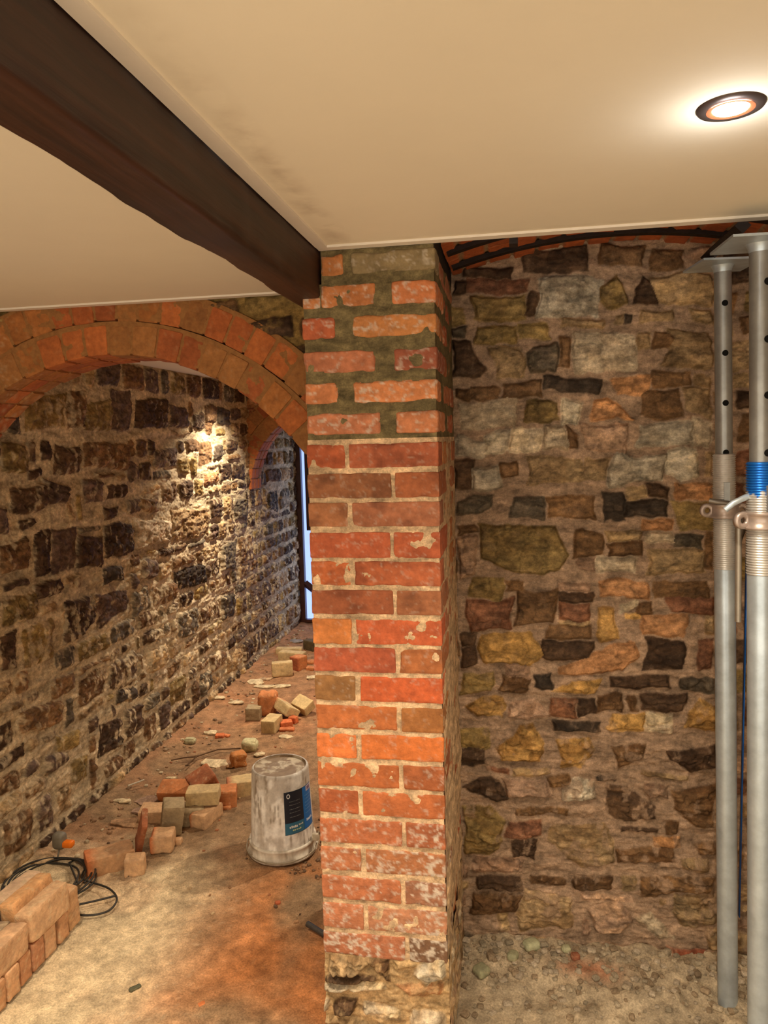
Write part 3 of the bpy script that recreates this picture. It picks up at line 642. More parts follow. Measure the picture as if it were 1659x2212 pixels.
# stone foot of the pillar
wf = Wall(PXL, PXR+.004, 0, zbot+.012, .0035, .0035, (176, 146, 104), 23)
lay(wf, crop(620, 1900, 3.858), [((330,600),(600,620),(700,690),(560,770),(400,800),(330,770),'tan'),((620,640),(850,650),(840,860),(760,800),'br'),((880,660),(1080,660),(1080,740),(900,780),'tan'),((1090,690),(1330,690),(1340,820),(1180,880),(1060,800),'lg'),
   ((340,810),(560,780),(720,800),(760,850),(560,860),(350,850),'dk'),((880,870),(1330,860),(1330,950),(1000,950),'og'),(350,870,800,930,'lt')], lambda x, y: on_y(x, y, YP))
wf.fill((.04, .08), (.06, .16), ['tan', 'br', 'lt', 'ol', 'dk', 'lt'], gap=.012)
hf, cf = wf.finish(lime=.5); m = MB().grid(np.stack([wf.A, YP+.004-hf*1.3, wf.B], -1)-loc0, cf)
wg = Wall(YP+.004, YB, 0, zbot+.012, .006, .006, (190, 160, 120), 24); wg.fill((.04, .08), (.06, .16), ['tan', 'lt', 'pk'], gap=.02)
hg, cg = wg.finish(lime=.6); m.grid(np.stack([PXR+.002+hg*.4, wg.A, wg.B], -1)-loc0, cg)
m.box(PXL-loc0[0], YP+.02-loc0[1], 0, PXR-.01-loc0[0], YB-loc0[1], zbot, S(120, 90, 60))
m.build('stone_foot', M_stone, root)
# block coloured near-black for the shaded gap between pillar and ceiling
struct(MB().box(-.508, YP+.02, ztop, PXR-.004, YB, CEIL+.06, S(40, 34, 28)).build('trim_6', M_stone, smooth=False))
# ------------------------------------------------------------------ steel props
def prop(px_top, px_bot, Y, ztop, zfoot, label, blue, col_y, th0, th1, lean, plate_rot, seed, hole_az, holes, out=(60.3, 48.3)):
    yref = 1100
    x, z = on_y(px_bot, 1700, Y); x2, z2 = on_y(px_top, 700, Y); sl = (x2-x)/(z2-z)
    xb = x-(z)*sl
    root = empty('steel_prop', (xb, Y, 0), label, 'prop', 'adjustable steel props in front of the stone recess')
    ax = lambda z: np.array([(z)*sl, 0, z])
    ro, ri = out[0]/2000, out[1]/2000
    zz = lambda py: on_y(px_bot, py, Y)[1]
    zt0, zt1, zc = zz(th1), zz(th0), zz(col_y)
    def cyl(prof, n=40):
        V, Fq = lathe(prof, n); V = np.array(V); V[:, 0] += V[:, 2]*sl; return V, Fq
    G = S(186, 198, 206); D = S(150, 150, 146); R = S(176, 160, 150)
    V, Fq = cyl([(ro, zfoot), (ro, zt0)]); MB().add(V, Fq, G).build('outer_tube', M_galv, root)
    # threads
    pr = []; z = zt0; pitch = .0064
    while z < zt1: pr += [(ro+.0008, z), (ro+.0022, z+pitch*.25), (ro+.0022, z+pitch*.45), (ro-.0005, z+pitch*.72), (ro-.0005, z+pitch*.95)]; z += pitch
    pr += [(ro-.002, z), (ri, z+.001)]
    V, Fq = cyl(pr); c = np.tile(S(205, 202, 196), (len(V), 1))
    if blue: zb_ = zz(blue); edge = zb_+(vn(np.arctan2(V[:, 1], V[:, 0]-V[:, 2]*sl)*3, 0*V[:, 0])-.5)*.03; c = np.where((V[:, 2] > edge)[:, None], S(30, 110, 200)[None], c)
    MB().add(V, Fq, c).build('thread', M_galv, root)
    V, Fq = cyl([(ri, zt1-.01), (ri, ztop-.006)]); MB().add(V, Fq, D).build('inner_tube', M_galv, root)
    # pin holes: dark discs on the tube surface, painting the shade inside each hole
    for py in holes:
        zc_ = zz(py); mh = MB()
        for az in (hole_az,):
            d = np.array([math.sin(az), -math.cos(az), 0]); t_ = np.array([math.cos(az), math.sin(az), 0])
            V = []; n = 20
            for (rr, dep) in ((.0088, ri+.0007), (.0066, ri+.0008), (.0035, ri+.0008), (.0001, ri+.0008)):
                for k in range(n):
                    an = 2*math.pi*k/n; u_, w_ = rr*math.cos(an), rr*math.sin(an); dd = math.sqrt(max(dep**2-u_**2, 0))
                    V.append(ax(zc_)+d*dd+t_*u_+np.array([0, 0, w_]))
            Fq = [(i*n+k, i*n+(k+1) % n, (i+1)*n+(k+1) % n, (i+1)*n+k) for i in range(3) for k in range(n)]
            mh.add(V, Fq); mh.build('pin_hole', M_hole, root)
    # slot
    d = np.array([math.sin(hole_az), -math.cos(hole_az), 0]); t_ = np.array([math.cos(hole_az), math.sin(hole_az), 0])
    z0, z1 = zc+.015, zc+.085
    V = []
    for zq in (z0, z1):
        for u_ in (-.0085, .0085): V.append(ax(zq)+d*(ro+.0032)+t_*u_)
        for u_ in (.0085, -.0085): V.append(ax(zq)+d*(ro-.004)+t_*u_)
    MB().add(V, [(0, 1, 5, 4), (1, 2, 6, 5), (2, 3, 7, 6), (3, 0, 4, 7), (4, 5, 6, 7), (3, 2, 1, 0)], D).build('slot', M_galv, root, smooth=False)
    # collar nut with lugs and handle
    col = lathe([(ro+.002, -.022), (ro+.014, -.022), (ro+.016, -.017), (ro+.009, -.012), (ro+.009, .012), (ro+.014, .016), (ro+.012, .021), (ro+.002, .021)], 32)
    cm = MB().add(np.array(col[0])+ax(zc), col[1], R)
    for az in (plate_rot, plate_rot+math.pi):
        d = np.array([math.cos(az), math.sin(az), 0]); t_ = np.array([-d[1], d[0], 0]); n = 20; V = []; 
        for dep in (-.007, .007):
            for rr in (.021, .0085):
                for k in range(n):
                    an = 2*math.pi*k/n; V.append(ax(zc)+d*(ro+.020+rr*math.cos(an))+np.array([0, 0, rr*math.sin(an)])+t_*dep)
        Fq = []
        for k in range(n):
            k2 = (k+1) % n; Fq += [(k, k2, n+k2, n+k), (2*n+k, 3*n+k, 3*n+k2, 2*n+k2), (k, 2*n+k, 2*n+k2, k2), (n+k, n+k2, 3*n+k2, 3*n+k)]
        cm.add(V, Fq, R)
    c_ = cm.build('collar', M_galv, root)
    return root, ax, zc, ro, ri, zz, R, G, sl
M_hole = mat('pin_hole_shade', S(10, 9, 8), rough=1, bump=0, var=0)
def top_plate(root, ax, z, ri, half, rot, G):
    a = ax(z); m = MB(); V = []
    for zq, h_ in ((z-.006, half), (z, half)):
        for k in range(4):
            an = rot+math.pi/4+k*math.pi/2; V.append((a[0]+h_*1.414*math.cos(an), h_*1.414*math.sin(an), zq))
    m.add(V, [(3, 2, 1, 0), (4, 5, 6, 7)]+[(k, (k+1) % 4, 4+(k+1) % 4, 4+k) for k in range(4)], G)
    m.build('top_plate', M_galv, root, smooth=False)
    V, Fq = lathe([(ri, z-.025), (ri+.003, z-.014), (ri+.008, z-.006)], 32); MB().add(np.array(V)+[a[0], 0, 0], Fq, G).build('weld', M_galv, root)
r1, ax1, zc1, ro, ri, zz1, R_, G_, sl1 = prop(1562, 1569, 2.38, H+.480, .0, 'steel prop standing nearer the wall, its thread unpainted, left of the blue-threaded prop', None, 1102, 985, 1228, 0, math.pi*1.02, 1, -.02, [657, 764, 871, 977])
top_plate(r1, ax1, H+.484, ri, .085, .12, G_)
V, Fq = lathe([(.002, .0), (.033, .0), (.033, .006), (.031, .010)], 32); MB().add(V, Fq, G_).build('foot', M_galv, r1)
V, Fq = tube([ax1(zc1+.028)+np.array(p) for p in ((-.05, -.030, .004), (-.03, -.037, .0), (0, -.040, -.004), (.012, -.036, -.006))], .0075, 12); MB().add(V, Fq, S(130, 122, 112)).build('pin', M_galv, r1)
V, Fq = tube([ax1(zc1)+np.array(p) for p in ((.035, -.030, -.02), (.042, -.034, -.06), (.030, -.036, -.095))], .009, 12); MB().add(V, Fq, S(84, 72, 60)).build('handle', M_galv, r1)
MB().box(.029, .004, .3, .032, .02, zc1-.09, S(30, 90, 170)).build('paint_stripe', M_galv, r1)
r2, ax2, zc2, ro, ri, zz2, R_, G_, sl2 = prop(1642, 1642, 1.95, H+.436, .0, 'steel prop with bright blue paint on its thread, nearest the camera', 1065, 1122, 1000, 1240, 0, math.pi*1.12, 2, .42, [612, 735, 855, 978])
top_plate(r2, ax2, H+.442, ri, .088, .04, G_)
V, Fq = lathe([(.002, .0), (.033, .0), (.033, .006), (.031, .010)], 32); MB().add(V, Fq, G_).build('foot', M_galv, r2)
V, Fq = tube([ax2(zc2+.048)+np.array(p) for p in ((-.085, -.020, -.022), (-.068, -.022, -.006), (-.04, -.012, .006), (-.02, .0, .012))], .0075, 12); MB().add(V, Fq, G_).build('pin', M_galv, r2)
V, Fq = tube([ax2(zc2)+np.array(p) for p in ((-.044, .02, .0), (-.042, .02, -.12), (-.040, .02, -.26))], .008, 12); MB().add(V, Fq, S(150, 140, 125)).build('handle', M_galv, r2)
# ------------------------------------------------------------------ ceiling lights
for nm, x, y, wt, ang, bl in LAMPS:
    lab = {'right': 'round recessed downlight glowing in the white ceiling above the steel props'}.get(nm)
    vis = nm == 'right'
    names = {'left': 'recessed downlight over the left of the near room', 'mid': 'recessed downlight beside the beam', 'rear': 'recessed downlight in the rear room', 'rearwall': 'recessed downlight close to the passage wall', 'near': 'unseen downlight added behind the camera, right', 'nearleft': 'unseen downlight added behind the camera, left'}
    root = empty('downlight', (x, y, CEIL-(.045 if y > 2.8 else 0)), lab or names[nm], 'light')
    V, Fq = lathe([(.031, -.002), (.036, -.005), (.049, -.004), (.052, 0.0)], 48); MB().add(V, Fq[::-1]).build('rim', M_rim, root)
    V, Fq = lathe([(.026, -.003), (.031, -.006), (.036, -.0055)], 48); MB().add(V, Fq).build('inner_ring', M_copper, root)
    V, Fq = lathe([(.0005, -.007), (.026, -.0055), (.028, -.003)], 48); MB().add(V, Fq).build('bulb', M_glowd, root)
    L = bpy.data.lights.new('lamp', 'SPOT'); L.energy = wt; L.color = WARM; L.spot_size = math.radians(2*ang); L.spot_blend = bl; L.shadow_soft_size = .025
    if vis:
        L2 = bpy.data.lights.new('lamp_spill', 'POINT'); L2.energy = .45; L2.color = (.95, .97, 1); L2.shadow_soft_size = .02
        l2 = bpy.data.objects.new('lamp_spill', L2); COL.objects.link(l2); l2.parent = root; l2.location = (0, 0, -.06)
    lo = bpy.data.objects.new('lamp', L); COL.objects.link(lo); lo.parent = root; lo.location = (0, 0, -.012)
# ------------------------------------------------------------------ glazed door at the far end
M_glass = mat('daylit_glass', S(150, 185, 240), rough=.1, bump=0, var=.0, emis=(.36, .5, 1.0, 1.0))
M_dwood = mat('door_wood', S(70, 36, 22), rough=.35, bump=.1, var=.3, vscale=10, spec=.5)
m = MB().box(XW+.01, 7.13, 0, XW+.06, 7.23, 1.90).box(-1.16, 7.13, 0, -1.10, 7.23, 1.90).box(XW+.06, 7.13, 1.84, -1.16, 7.23, 1.90).box(XW+.06, 7.14, 0.02, -1.16, 7.22, .05)
d = m.build('door_1', M_dwood, smooth=False); struct(d)
MB().box(XW+.06, 7.19, .05, -1.16, 7.195, 1.84).build('pane', M_glass, d, smooth=False)
MB().box(-2.03, 7.14, .95, -1.93, 7.18, 1.84).build('stile', M_dwood, d, smooth=False); MB().box(-1.75, 7.14, .05, -1.70, 7.18, 1.84).build('stile', M_dwood, d, smooth=False)
V, Fq = tube([(XW+.06, 7.15, .42), (-1.6, 7.15, .05)], .035, 4); MB().add(V, Fq).build('brace', M_dwood, d, smooth=False)
al = bpy.data.lights.new('daylight', 'AREA'); al.shape = 'RECTANGLE'; al.size = .9; al.size_y = 1.7; al.energy = 2.8; al.color = (.8, .86, 1)
ao = bpy.data.objects.new('daylight', al); COL.objects.link(ao); ao.location = (-1.63, 7.11, .95); ao.rotation_euler = (math.radians(-90), 0, 0)
# ------------------------------------------------------------------ loose bricks
def fh(x, y): return float(floor_height(np.array([x]), np.array([y]))[0])
_bn = [0]
def loose(px, py, dims, yaw, col, label, tilt=(0, 0), z=0.0, name='loose_brick', cat='brick', chip=.006, white=.15, amp=.002, r=.006, group=None, sink=.004, at=None, c2=None):
    _bn[0] += 1; sd = 1000+_bn[0]*7
    x, y = at if at else on_z(px, py, z)
    dx, dy, dz = dims; cell = max(.005, min(.009, max(dims)/18)) if at is None or True else .01
    P, Fq = rbox(dx, dy, dz, cell, r, amp, sd, chip=chip, fr=40 if chip < .02 else 28)
    c = brickcol(P+sd, S(*col), sd, white=np.full(len(P), white), dark=.3, whitec=(205, 180, 140))
    if c2 is not None: c = mixc(c, np.ones_like(c)*S(*c2), sst(.3, .0, (P[:, 0]/dx+.5)+.15*(fbm(P[:, 0]*60, P[:, 1]*60, P[:, 2]*60, sd, 2)-.5))*.85)
    Rm = Matrix.Rotation(math.radians(yaw), 3, 'Z') @ Matrix.Rotation(math.radians(tilt[0]), 3, 'X') @ Matrix.Rotation(math.radians(tilt[1]), 3, 'Y')
    Q = P @ np.array(Rm).T; lift = -Q[:, 2].min()
    o = MB().add(P, Fq, c).build(name, M_brick)
    o.rotation_euler = Rm.to_euler(); base = (fh(x, y) if z == 0 else z)
    o.location = (x, y, base+lift-(sink if z == 0 else 0))
    return tag(o, label, cat, group)
PINK = (204, 148, 116); TANB = (206, 164, 124); ORB = (200, 112, 62); REDB = (164, 86, 54); GRB = (164, 132, 108)
FB = (.215, .102, .068)
# middle heap beside the passage wall
loose(238, 1868, (.20, .115, .085), 38, (190, 132, 98), 'tan brick lying on its own at the near end of the middle heap', c2=ORB)  # orange end colour paints the less lit side of this brick
loose(293, 1880, (.085, .075, .075), 20, PINK, 'small broken brick lump beside the lone tan brick', chip=.02)
loose(308, 1845, (.028, .10, .215), 25, REDB, 'thin red brick slab standing on end and leaning', tilt=(28, 12))
loose(353, 1832, (.10, .10, .085), 15, PINK, 'half brick with an orange broken top, near the leaning red slab', c2=ORB, chip=.014)
loose(374, 1800, (.10, .085, .165), 25, GRB, 'grey-brown brick standing on end behind the orange-topped half brick', tilt=(12, 8))
loose(352, 1764, FB, 12, PINK, 'pinkish brick lying flat, left of the grey brown end-up brick', tilt=(4, 0))
loose(405, 1772, (.16, .105, .085), 28, GRB, 'grey-brown brick in the middle of the middle heap', tilt=(0, 3))
loose(446, 1772, (.09, .16, .075), -12, PINK, 'pink brick on edge with a broken orange side', c2=ORB, chip=.012)
loose(390, 1722, FB, 5, ORB, 'wide orange-pink brick tilted at the back of the middle heap', tilt=(22, 0), white=.1)
loose(440, 1732, (.16, .10, .07), 14, TANB, 'tan brick lying on top in the centre of the middle heap', z=.07)
loose(440, 1722, (.13, .11, .10), 48, REDB, 'sharp-cornered red brick propped on the middle heap', z=.02, tilt=(18, -24))
loose(492, 1735, (.095, .10, .095), 18, ORB, 'cube-like half brick right of the middle heap')
loose(522, 1712, (.15, .105, .085), 25, TANB, 'brick at the far right of the middle heap, half behind the bucket', c2=REDB)
loose(486, 1744, (.07, .05, .022), 8, ORB, 'small flat orange brick fragment in front of the half brick')
loose(383, 1820, (.045, .035, .03), 8, PINK, 'tiny pink brick crumb by the orange-topped half brick', chip=.01)
# second heap
loose(549, 1550, (.10, .09, .085), 8, GRB, 'brown half brick at the left of the second heap')
loose(580, 1540, (.13, .12, .16), 15, ORB, 'large crumbling orange brick lump stacked up in the second heap', chip=.04, amp=.006, r=.03)
loose(617, 1547, (.20, .10, .07), -38, TANB, 'tan brick leaning in the middle of the second heap', tilt=(-32, 8), c2=ORB)
loose(655, 1538, (.13, .10, .075), -32, TANB, 'tan brick at the right of the second heap, tipped on its corner', tilt=(25, 12))
loose(588, 1572, (.095, .15, .085), -4, TANB, 'half brick with a square dark end facing the camera')
loose(618, 1566, (.08, .07, .04), 25, (214, 96, 44), 'bright orange brick shard on the second heap', chip=.02)
loose(634, 1560, (.06, .05, .05), -15, (214, 96, 44), 'bright orange wedge of brick right of the shard', chip=.02)
loose(620, 1577, (.10, .05, .02), 10, (206, 100, 48), 'flat orange brick flake lying in front of the second heap', chip=.01)
# third heap, far
loose(610, 1458, (.165, .075, .115), 20, TANB, 'tan brick on edge at the front of the farthest heap')
loose(645, 1444, (.11, .10, .11), 62, ORB, 'orange half brick right of the brick on edge', c2=REDB)
loose(632, 1426, (.23, .09, .08), -10, TANB, 'long tan brick behind the orange half brick')
loose(625, 1412, (.23, .08, .06), 8, TANB, 'long brick lying furthest back in the farthest heap')
loose(672, 1402, (.12, .08, .09), -28, (96, 72, 46), 'dark brown brick by the glazed door, half behind the pillar', white=0)
loose(673, 1432, (.10, .06, .03), 10, ORB, 'orange brick bit against the pillar edge, far back', chip=.01)
loose(671, 1446, (.07, .05, .03), -10, ORB, 'small orange brick bit below the other one at the pillar edge', chip=.01)
# stones
STN = (196, 176, 146)
loose(541, 1618, (.105, .085, .075), 10, STN, 'pale rough stone behind the upturned bucket', name='stone', cat='stone', chip=.02, r=.03, white=.3)
loose(411, 1605, (.075, .06, .045), 10, (176, 156, 130), 'small pale stone close to the passage wall', name='stone', cat='stone', chip=.02, r=.02, white=.3)
loose(515, 1652, (.09, .09, .09), 33, (196, 112, 50), 'crumbled orange brick lump left of the bucket top', chip=.04, amp=.006, r=.02)
loose(475, 1590, (.055, .045, .025), 10, (214, 100, 50), 'small orange brick chip on the passage floor, left one of a pair', chip=.01)
loose(489, 1588, (.045, .035, .02), -20, (214, 110, 60), 'small orange brick chip on the passage floor, right one of a pair', chip=.01)
loose(292, 2130, (.045, .022, .018), 50, (92, 84, 68), 'dark grey stone chip alone on the pale floor', name='stone', cat='stone', r=.008)
loose(600, 1947, (.022, .018, .012), 20, (200, 90, 50), 'tiny red brick crumb on the floor below the bucket', r=.004)
loose(435, 2165, (.03, .025, .008), 40, (206, 104, 50), 'tiny orange brick crumb at the front edge of the floor', r=.003)
loose(1243, 2092, (.035, .03, .03), 20, (150, 82, 60), 'small red brick lump at the foot of the recess wall', r=.01, chip=.01)
loose(1148, 2068, (.06, .045, .035), 30, (176, 164, 142), 'larger grey stone at the foot of the recess wall', name='stone', cat='stone', r=.015, chip=.012)
loose(1108, 2088, (.04, .035, .028), 70, (170, 158, 134), 'grey stone left of the larger one in the recess', name='stone', cat='stone', r=.012, chip=.01)
loose(1222, 2078, (.035, .03, .025), 10, (170, 156, 134), 'small grey stone beside the red brick lump in the recess', name='stone', cat='stone', r=.01, chip=.01)
loose(1040, 2112, (.05, .05, .03), 45, (160, 148, 126), 'flat grey stone near the pillar foot in the recess', name='stone', cat='stone', r=.014, chip=.012)
# flakes of plaster / slate
def flake(px, py, L, Wd, yaw, col, label, thick=.006, name='plaster_flake', cat='debris', z=None):
    x, y = on_z(px, py); rng = random.Random(px*7+py); n = 14; top = []
    for k in range(n):
        a = 2*math.pi*k/n; rr = rng.uniform(.72, 1.08); top.append((L/2*rr*math.cos(a), Wd/2*rr*math.sin(a)))
    V = [(a, b, rng.uniform(0, .004)) for a, b in top]+[(a*1.02, b*1.02, thick+rng.uniform(0, .006)) for a, b in top]+[(0, 0, 0), (0, 0, thick+.008)]
    m = MB(); m.add(V, [(k, (k+1) % n, n+(k+1) % n, n+k) for k in range(n)], S(*col)); m.f.append(np.array([(2*n+1, n+k, n+(k+1) % n) for k in range(n)])); m.f.append(np.array([(2*n, (k+1) % n, k) for k in range(n)]))
    o = m.build(name, M_stone, smooth=False); o.location = (x, y, fh(x, y)+.001); o.rotation_euler = (rng.uniform(-.08, .08), rng.uniform(-.08, .08), math.radians(yaw)); tag(o, label, cat); return o
PLA = (214, 192, 152)
flake(463, 1648, .19, .10, 8, PLA, 'long pale plaster flake between the brick heap and the crumbled lump')
flake(456, 1583, .10, .07, 15, PLA, 'pale flake left of the pair of orange chips')
flake(320, 1728, .15, .09, 10, GRB, 'brownish flake at the left of the middle heap, upper one')
flake(312, 1748, .14, .08, 14, GRB, 'brownish flake at the left of the middle heap, lower one')
flake(283, 1778, .19, .09, 4, (160, 124, 90), 'wide brown flake lying by the passage wall')
flake(266, 1732, .10, .035, 14, PLA, 'narrow pale flake nearest the passage wall')
flake(553, 1473, .13, .12, 15, PLA, 'pale round flake between the second and the farthest heap')
flake(571, 1482, .18, .08, -4, PLA, 'pale flake in front of the round one')
flake(606, 1481, .16, .08, 12, PLA, 'pale pointed flake below the farthest heap')
flake(574, 1466, .12, .05, 22, (190, 160, 124), 'thin flake leaning beside the round pale flake')
flake(674, 1463, .11, .09, 0, PLA, 'pale flake touching the pillar edge far back')
flake(508, 1519, .13, .06, 0, PLA, 'pale flake at the passage wall level with the second heap')
flake(472, 1516, .12, .06, 10, PLA, 'pale flake tucked against the wall base')
flake(620, 1592, .10, .06, 0, PLA, 'pale flake in front of the orange shards')
flake(560, 1632, .08, .06, 40, PLA, 'pale flake right behind the bucket top')
flake(500, 1655, .07, .05, 60, (200, 150, 100), 'small flake beside the crumbled orange lump')
flake(636, 1386, .16, .12, 10, (150, 140, 128), 'grey flake near the glazed door')
flake(418, 1690, .10, .08, 30, PLA, 'pale flake at the back of the middle heap')
flake(370, 1678, .07, .03, 12, PLA, 'thin pale flake above the orange-pink tilted brick')
flake(93, 1870, .10, .06, 30, (200, 170, 130), 'pale flake inside the cable coil')
# stick, twigs
a = on_z(277, 1709); b = on_z(312, 1696); V, Fq = tube([(a[0], a[1], .03), (b[0], b[1], .03)], .004, 8)
M_pale = mat('pale_stick', S(196, 184, 160), rough=.8); M_twig = mat('twig', S(92, 66, 42), rough=.9)
tag(MB().add(V, Fq).build('stick', M_pale), 'thin pale stick lying left of the middle heap', 'stick')
for pts, lab in (([(395, 1643), (430, 1638), (470, 1625), (520, 1622)], 'long curved dark twig across the passage floor'), ([(402, 1660), (425, 1640), (460, 1628)], 'short curved twig under the long one'), ([(370, 1648), (400, 1642), (425, 1641)], 'dark twig at the left end of the long one')):
    g = [on_z(*p) for p in pts]; V, Fq = tube([(x, y, .016) for x, y in g], .004, 8); tag(MB().add(V, Fq).build('twig', M_twig), lab, 'twig')
g0 = on_z(664, 2006); g1 = on_z(702, 2026); V, Fq = tube([(g0[0], g0[1], .02), (g1[0]-.0, g1[1], .012)], .011, 6)
tag(MB().add(V, Fq+[(0, 1, 2, 3, 4, 5)] if False else Fq).build('metal_offcut', mat('dark_metal', S(78, 72, 66), rough=.5, metal=.5)), 'short dark metal offcut against the left foot of the pillar', 'offcut')
# ------------------------------------------------------------------ brick stack in the foreground
G = 'reclaimed bricks stacked at the lower left'
X0 = -1.625
def stackb(x, y, z, dims, col, label, yaw=0, tilt=(0, 0), **k):
    return loose(0, 0, dims, yaw, col, label, tilt=tilt, z=z, at=(x-.035, y-.385), group=G, white=.28, **k)
cols = [(206, 140, 106), (198, 134, 100), (214, 150, 116), (196, 126, 92), (190, 120, 90), (206, 146, 116)]
ly = ['first', 'second', 'third', 'fourth', 'fifth', 'sixth', 'seventh', 'eighth']
for k in range(7):
    stackb(X0-.10+random.uniform(-.006, .006), 2.335+k*.071, .004, (.205, .062, .102), cols[k % 6], 'pink brick on edge in the bottom row of the stack, %s along from the front' % ly[k], yaw=random.uniform(-3, 3))
stackb(X0-.05, 2.835, .004, (.10, .065, .16), (206, 146, 112), 'pink brick standing up at the far end of the stack', yaw=-8, tilt=(8, 4))
stackb(X0-.035, 2.46, .108, (.066, .212, .10), (208, 150, 120), 'brick lengthwise on edge in the upper row, near the left edge of the photo', yaw=-2)
stackb(X0-.030, 2.69, .108, (.066, .212, .105), (214, 156, 124), 'large pale-streaked brick lengthwise on edge at the far end of the upper row', yaw=-3, tilt=(0, -6))
stackb(X0-.108, 2.72, .108, (.066, .212, .115), (220, 150, 104), 'orange-pink brick on edge behind the pale-streaked one', yaw=-4, tilt=(0, -10))
stackb(X0-.11, 2.48, .108, (.066, .212, .085), (150, 116, 100), 'grey-brown brick in the upper row at the left edge of the photo', yaw=2)
stackb(X0-.20, 2.78, .108, (.066, .20, .09), (208, 160, 140), 'whitish pink brick at the back left of the upper row', yaw=-6)
stackb(X0-.20, 2.55, .108, (.07, .212, .07), (140, 108, 96), 'dull grey brick at the back left of the stack', yaw=5)
# white sheet edge with a red mark at the far left
M_white = mat('white_plastic', S(225, 225, 228), rough=.35, bump=0, var=.03); M_red = mat('red_print', S(215, 70, 70), rough=.5, bump=0, var=.05)
sx_, sy_ = -2.02, 2.36
root = empty('plastic_sack', (sx_, sy_, 0), 'white plastic sack with a red mark at the left edge, behind the brick stack', 'sack')
P, Fq = rbox(.16, .14, .30, .02, .05, .008, 77, fr=14); MB().add(P+[-.0, 0, .15], Fq).build('bag', M_white, root)
V, Fq = rbox(.006, .03, .03, .01, .004, 0, 3); MB().add(V+[.072, -.03, .20], Fq).build('red_mark', M_red, root)
# ------------------------------------------------------------------ cable with plug
M_cable = mat('black_cable', S(48, 44, 38), rough=.5, bump=0, var=.1)
root = empty('cable_coil', (*on_z(150, 1930), 0), 'dark extension cable coiled on the floor behind the brick stack', 'cable')
lx, ly_, _ = root.location; pts = []
cxa, cya = on_z(105, 1910)
for k in range(0, 200):
    a = k*.157; rr = .15+.012*math.sin(k*.21)+.018*math.sin(k*.045)
    pts.append((cxa+rr*1.05*math.cos(a)+.012*math.sin(k*.05), cya+rr*math.sin(a)+.01*math.cos(k*.03), .012+.018*(k/200)+.006*math.sin(k*.4)))
for q in [(150, 1870), (175, 1858), (188, 1880), (170, 1905), (205, 1915), (238, 1925), (258, 1948), (240, 1975), (205, 1985), (165, 1985), (150, 1965), (200, 1955), (250, 1942)]:
    gx, gy = on_z(*q); pts.append((gx, gy, .014))
# smooth
pts = np.array(pts); tail = pts[200:]; t = np.arange(len(tail)); tt = np.linspace(0, len(tail)-1, 90)
tail = np.stack([np.interp(tt, t, tail[:, i]) for i in range(3)], 1); 
for _ in range(12): tail[1:-1] = (tail[:-2]+tail[1:-1]*2+tail[2:])/4
V, Fq = tube(np.concatenate([pts[:200], tail]), .0042, 8); MB().add(np.array(V)-[lx, ly_, 0], Fq).build('cord', M_cable, root)
gx, gy = on_z(117, 1868)
pr = MB(); V, Fq = rbox(.06, .05, .075, .01, .02, .001, 5); pr.add(V+[gx-lx, gy-ly_+.05, .085], Fq)
V, Fq = tube([(gx-lx, gy-ly_+.05, .06), (gx-lx, gy-ly_+.02, .005)], .004, 8); pr.add(V, Fq); pr.build('plug', mat('grey_plug', S(120, 112, 96), rough=.5, bump=0), root)
V, Fq = rbox(.05, .035, .03, .008, .01, .002, 6); MB().add(V+[gx-lx+.045, gy-ly_+.045, .075], Fq).build('orange_cap', mat('orange_plastic', S(235, 120, 30), rough=.4, bump=0, var=.05), root)
# ------------------------------------------------------------------ bucket, upside down
bx, by = on_z(612, 1832); by += .0
root = empty('bucket', (bx, by, 0.006), 'dirty white plastic bucket standing upside down with a blue and black label', 'bucket', rot=(0, 0, 0))
def bucketcol(V, seed=5):
    V = np.array(V); an = np.arctan2(V[:, 1], V[:, 0]); n = fbm(an*16, V[:, 2]*9, 0, seed, 5, .62); n2 = fbm(an*3, V[:, 2]*14, 0, seed+7, 4)
    base = np.ones((len(V), 3))*S(236, 230, 218)
    c = mixc(base, np.ones_like(base)*S(176, 158, 134), sst(.50, .70, n)*.45)
    c = mixc(c, np.ones_like(base)*S(110, 96, 76), sst(.63, .72, n)*.7)
    c = mixc(c, np.ones_like(base)*S(140, 120, 96), sst(.5, .65, n2+sst(.26, .38, V[:, 2])*.14)*.5)
    return c
M_bucket = mat('bucket_plastic', attr=True, rough=.5, bump=.1, bscale=50, var=.18, vscale=40)
BH = .385; rt, rb = .128, .148
prof = [(rb, .055)]
for k in range(60): z = .055+(BH-.062)*k/59; prof.append((rb-.004-(rb-rt)*z/BH*.9, z))
prof += [(rt-.004, BH-.003), (rt-.007, BH), (rt-.012, BH)]
V, Fq = lathe(prof, 120); MB().add(V, Fq, bucketcol(V)).build('body', M_bucket, root)
V, Fq = lathe([(rt-.012, BH), (rt-.015, BH-.010)]+[(rt-.015-(rt-.015)*k/24, BH-.010+.002*math.exp(-((k-12)/1.5)**2)) for k in range(1, 24)]+[(.002, BH-.010)], 96)
Va = np.array(V); n = fbm(Va[:, 0]*22, Va[:, 1]*22, 0, 8, 5, .6); c = mixc(np.ones((len(Va), 3))*S(140, 116, 88), np.ones((len(Va), 3))*S(214, 200, 172), sst(.50, .64, n)*.8)
MB().add(V, Fq, c).build('base', M_bucket, root)
V, Fq = lathe([(rb-.006, .060), (rb+.002, .058), (rb+.002, .050), (rb-.001, .046), (rb+.001, .012), (rb+.007, .011), (rb+.009, .006), (rb+.007, 0), (rb-.004, 0)], 96)
Vc = bucketcol(V, 15)*np.array([.85, .8, .72]); MB().add(V, Fq, Vc).build('rim', M_bucket, root)
pts = []
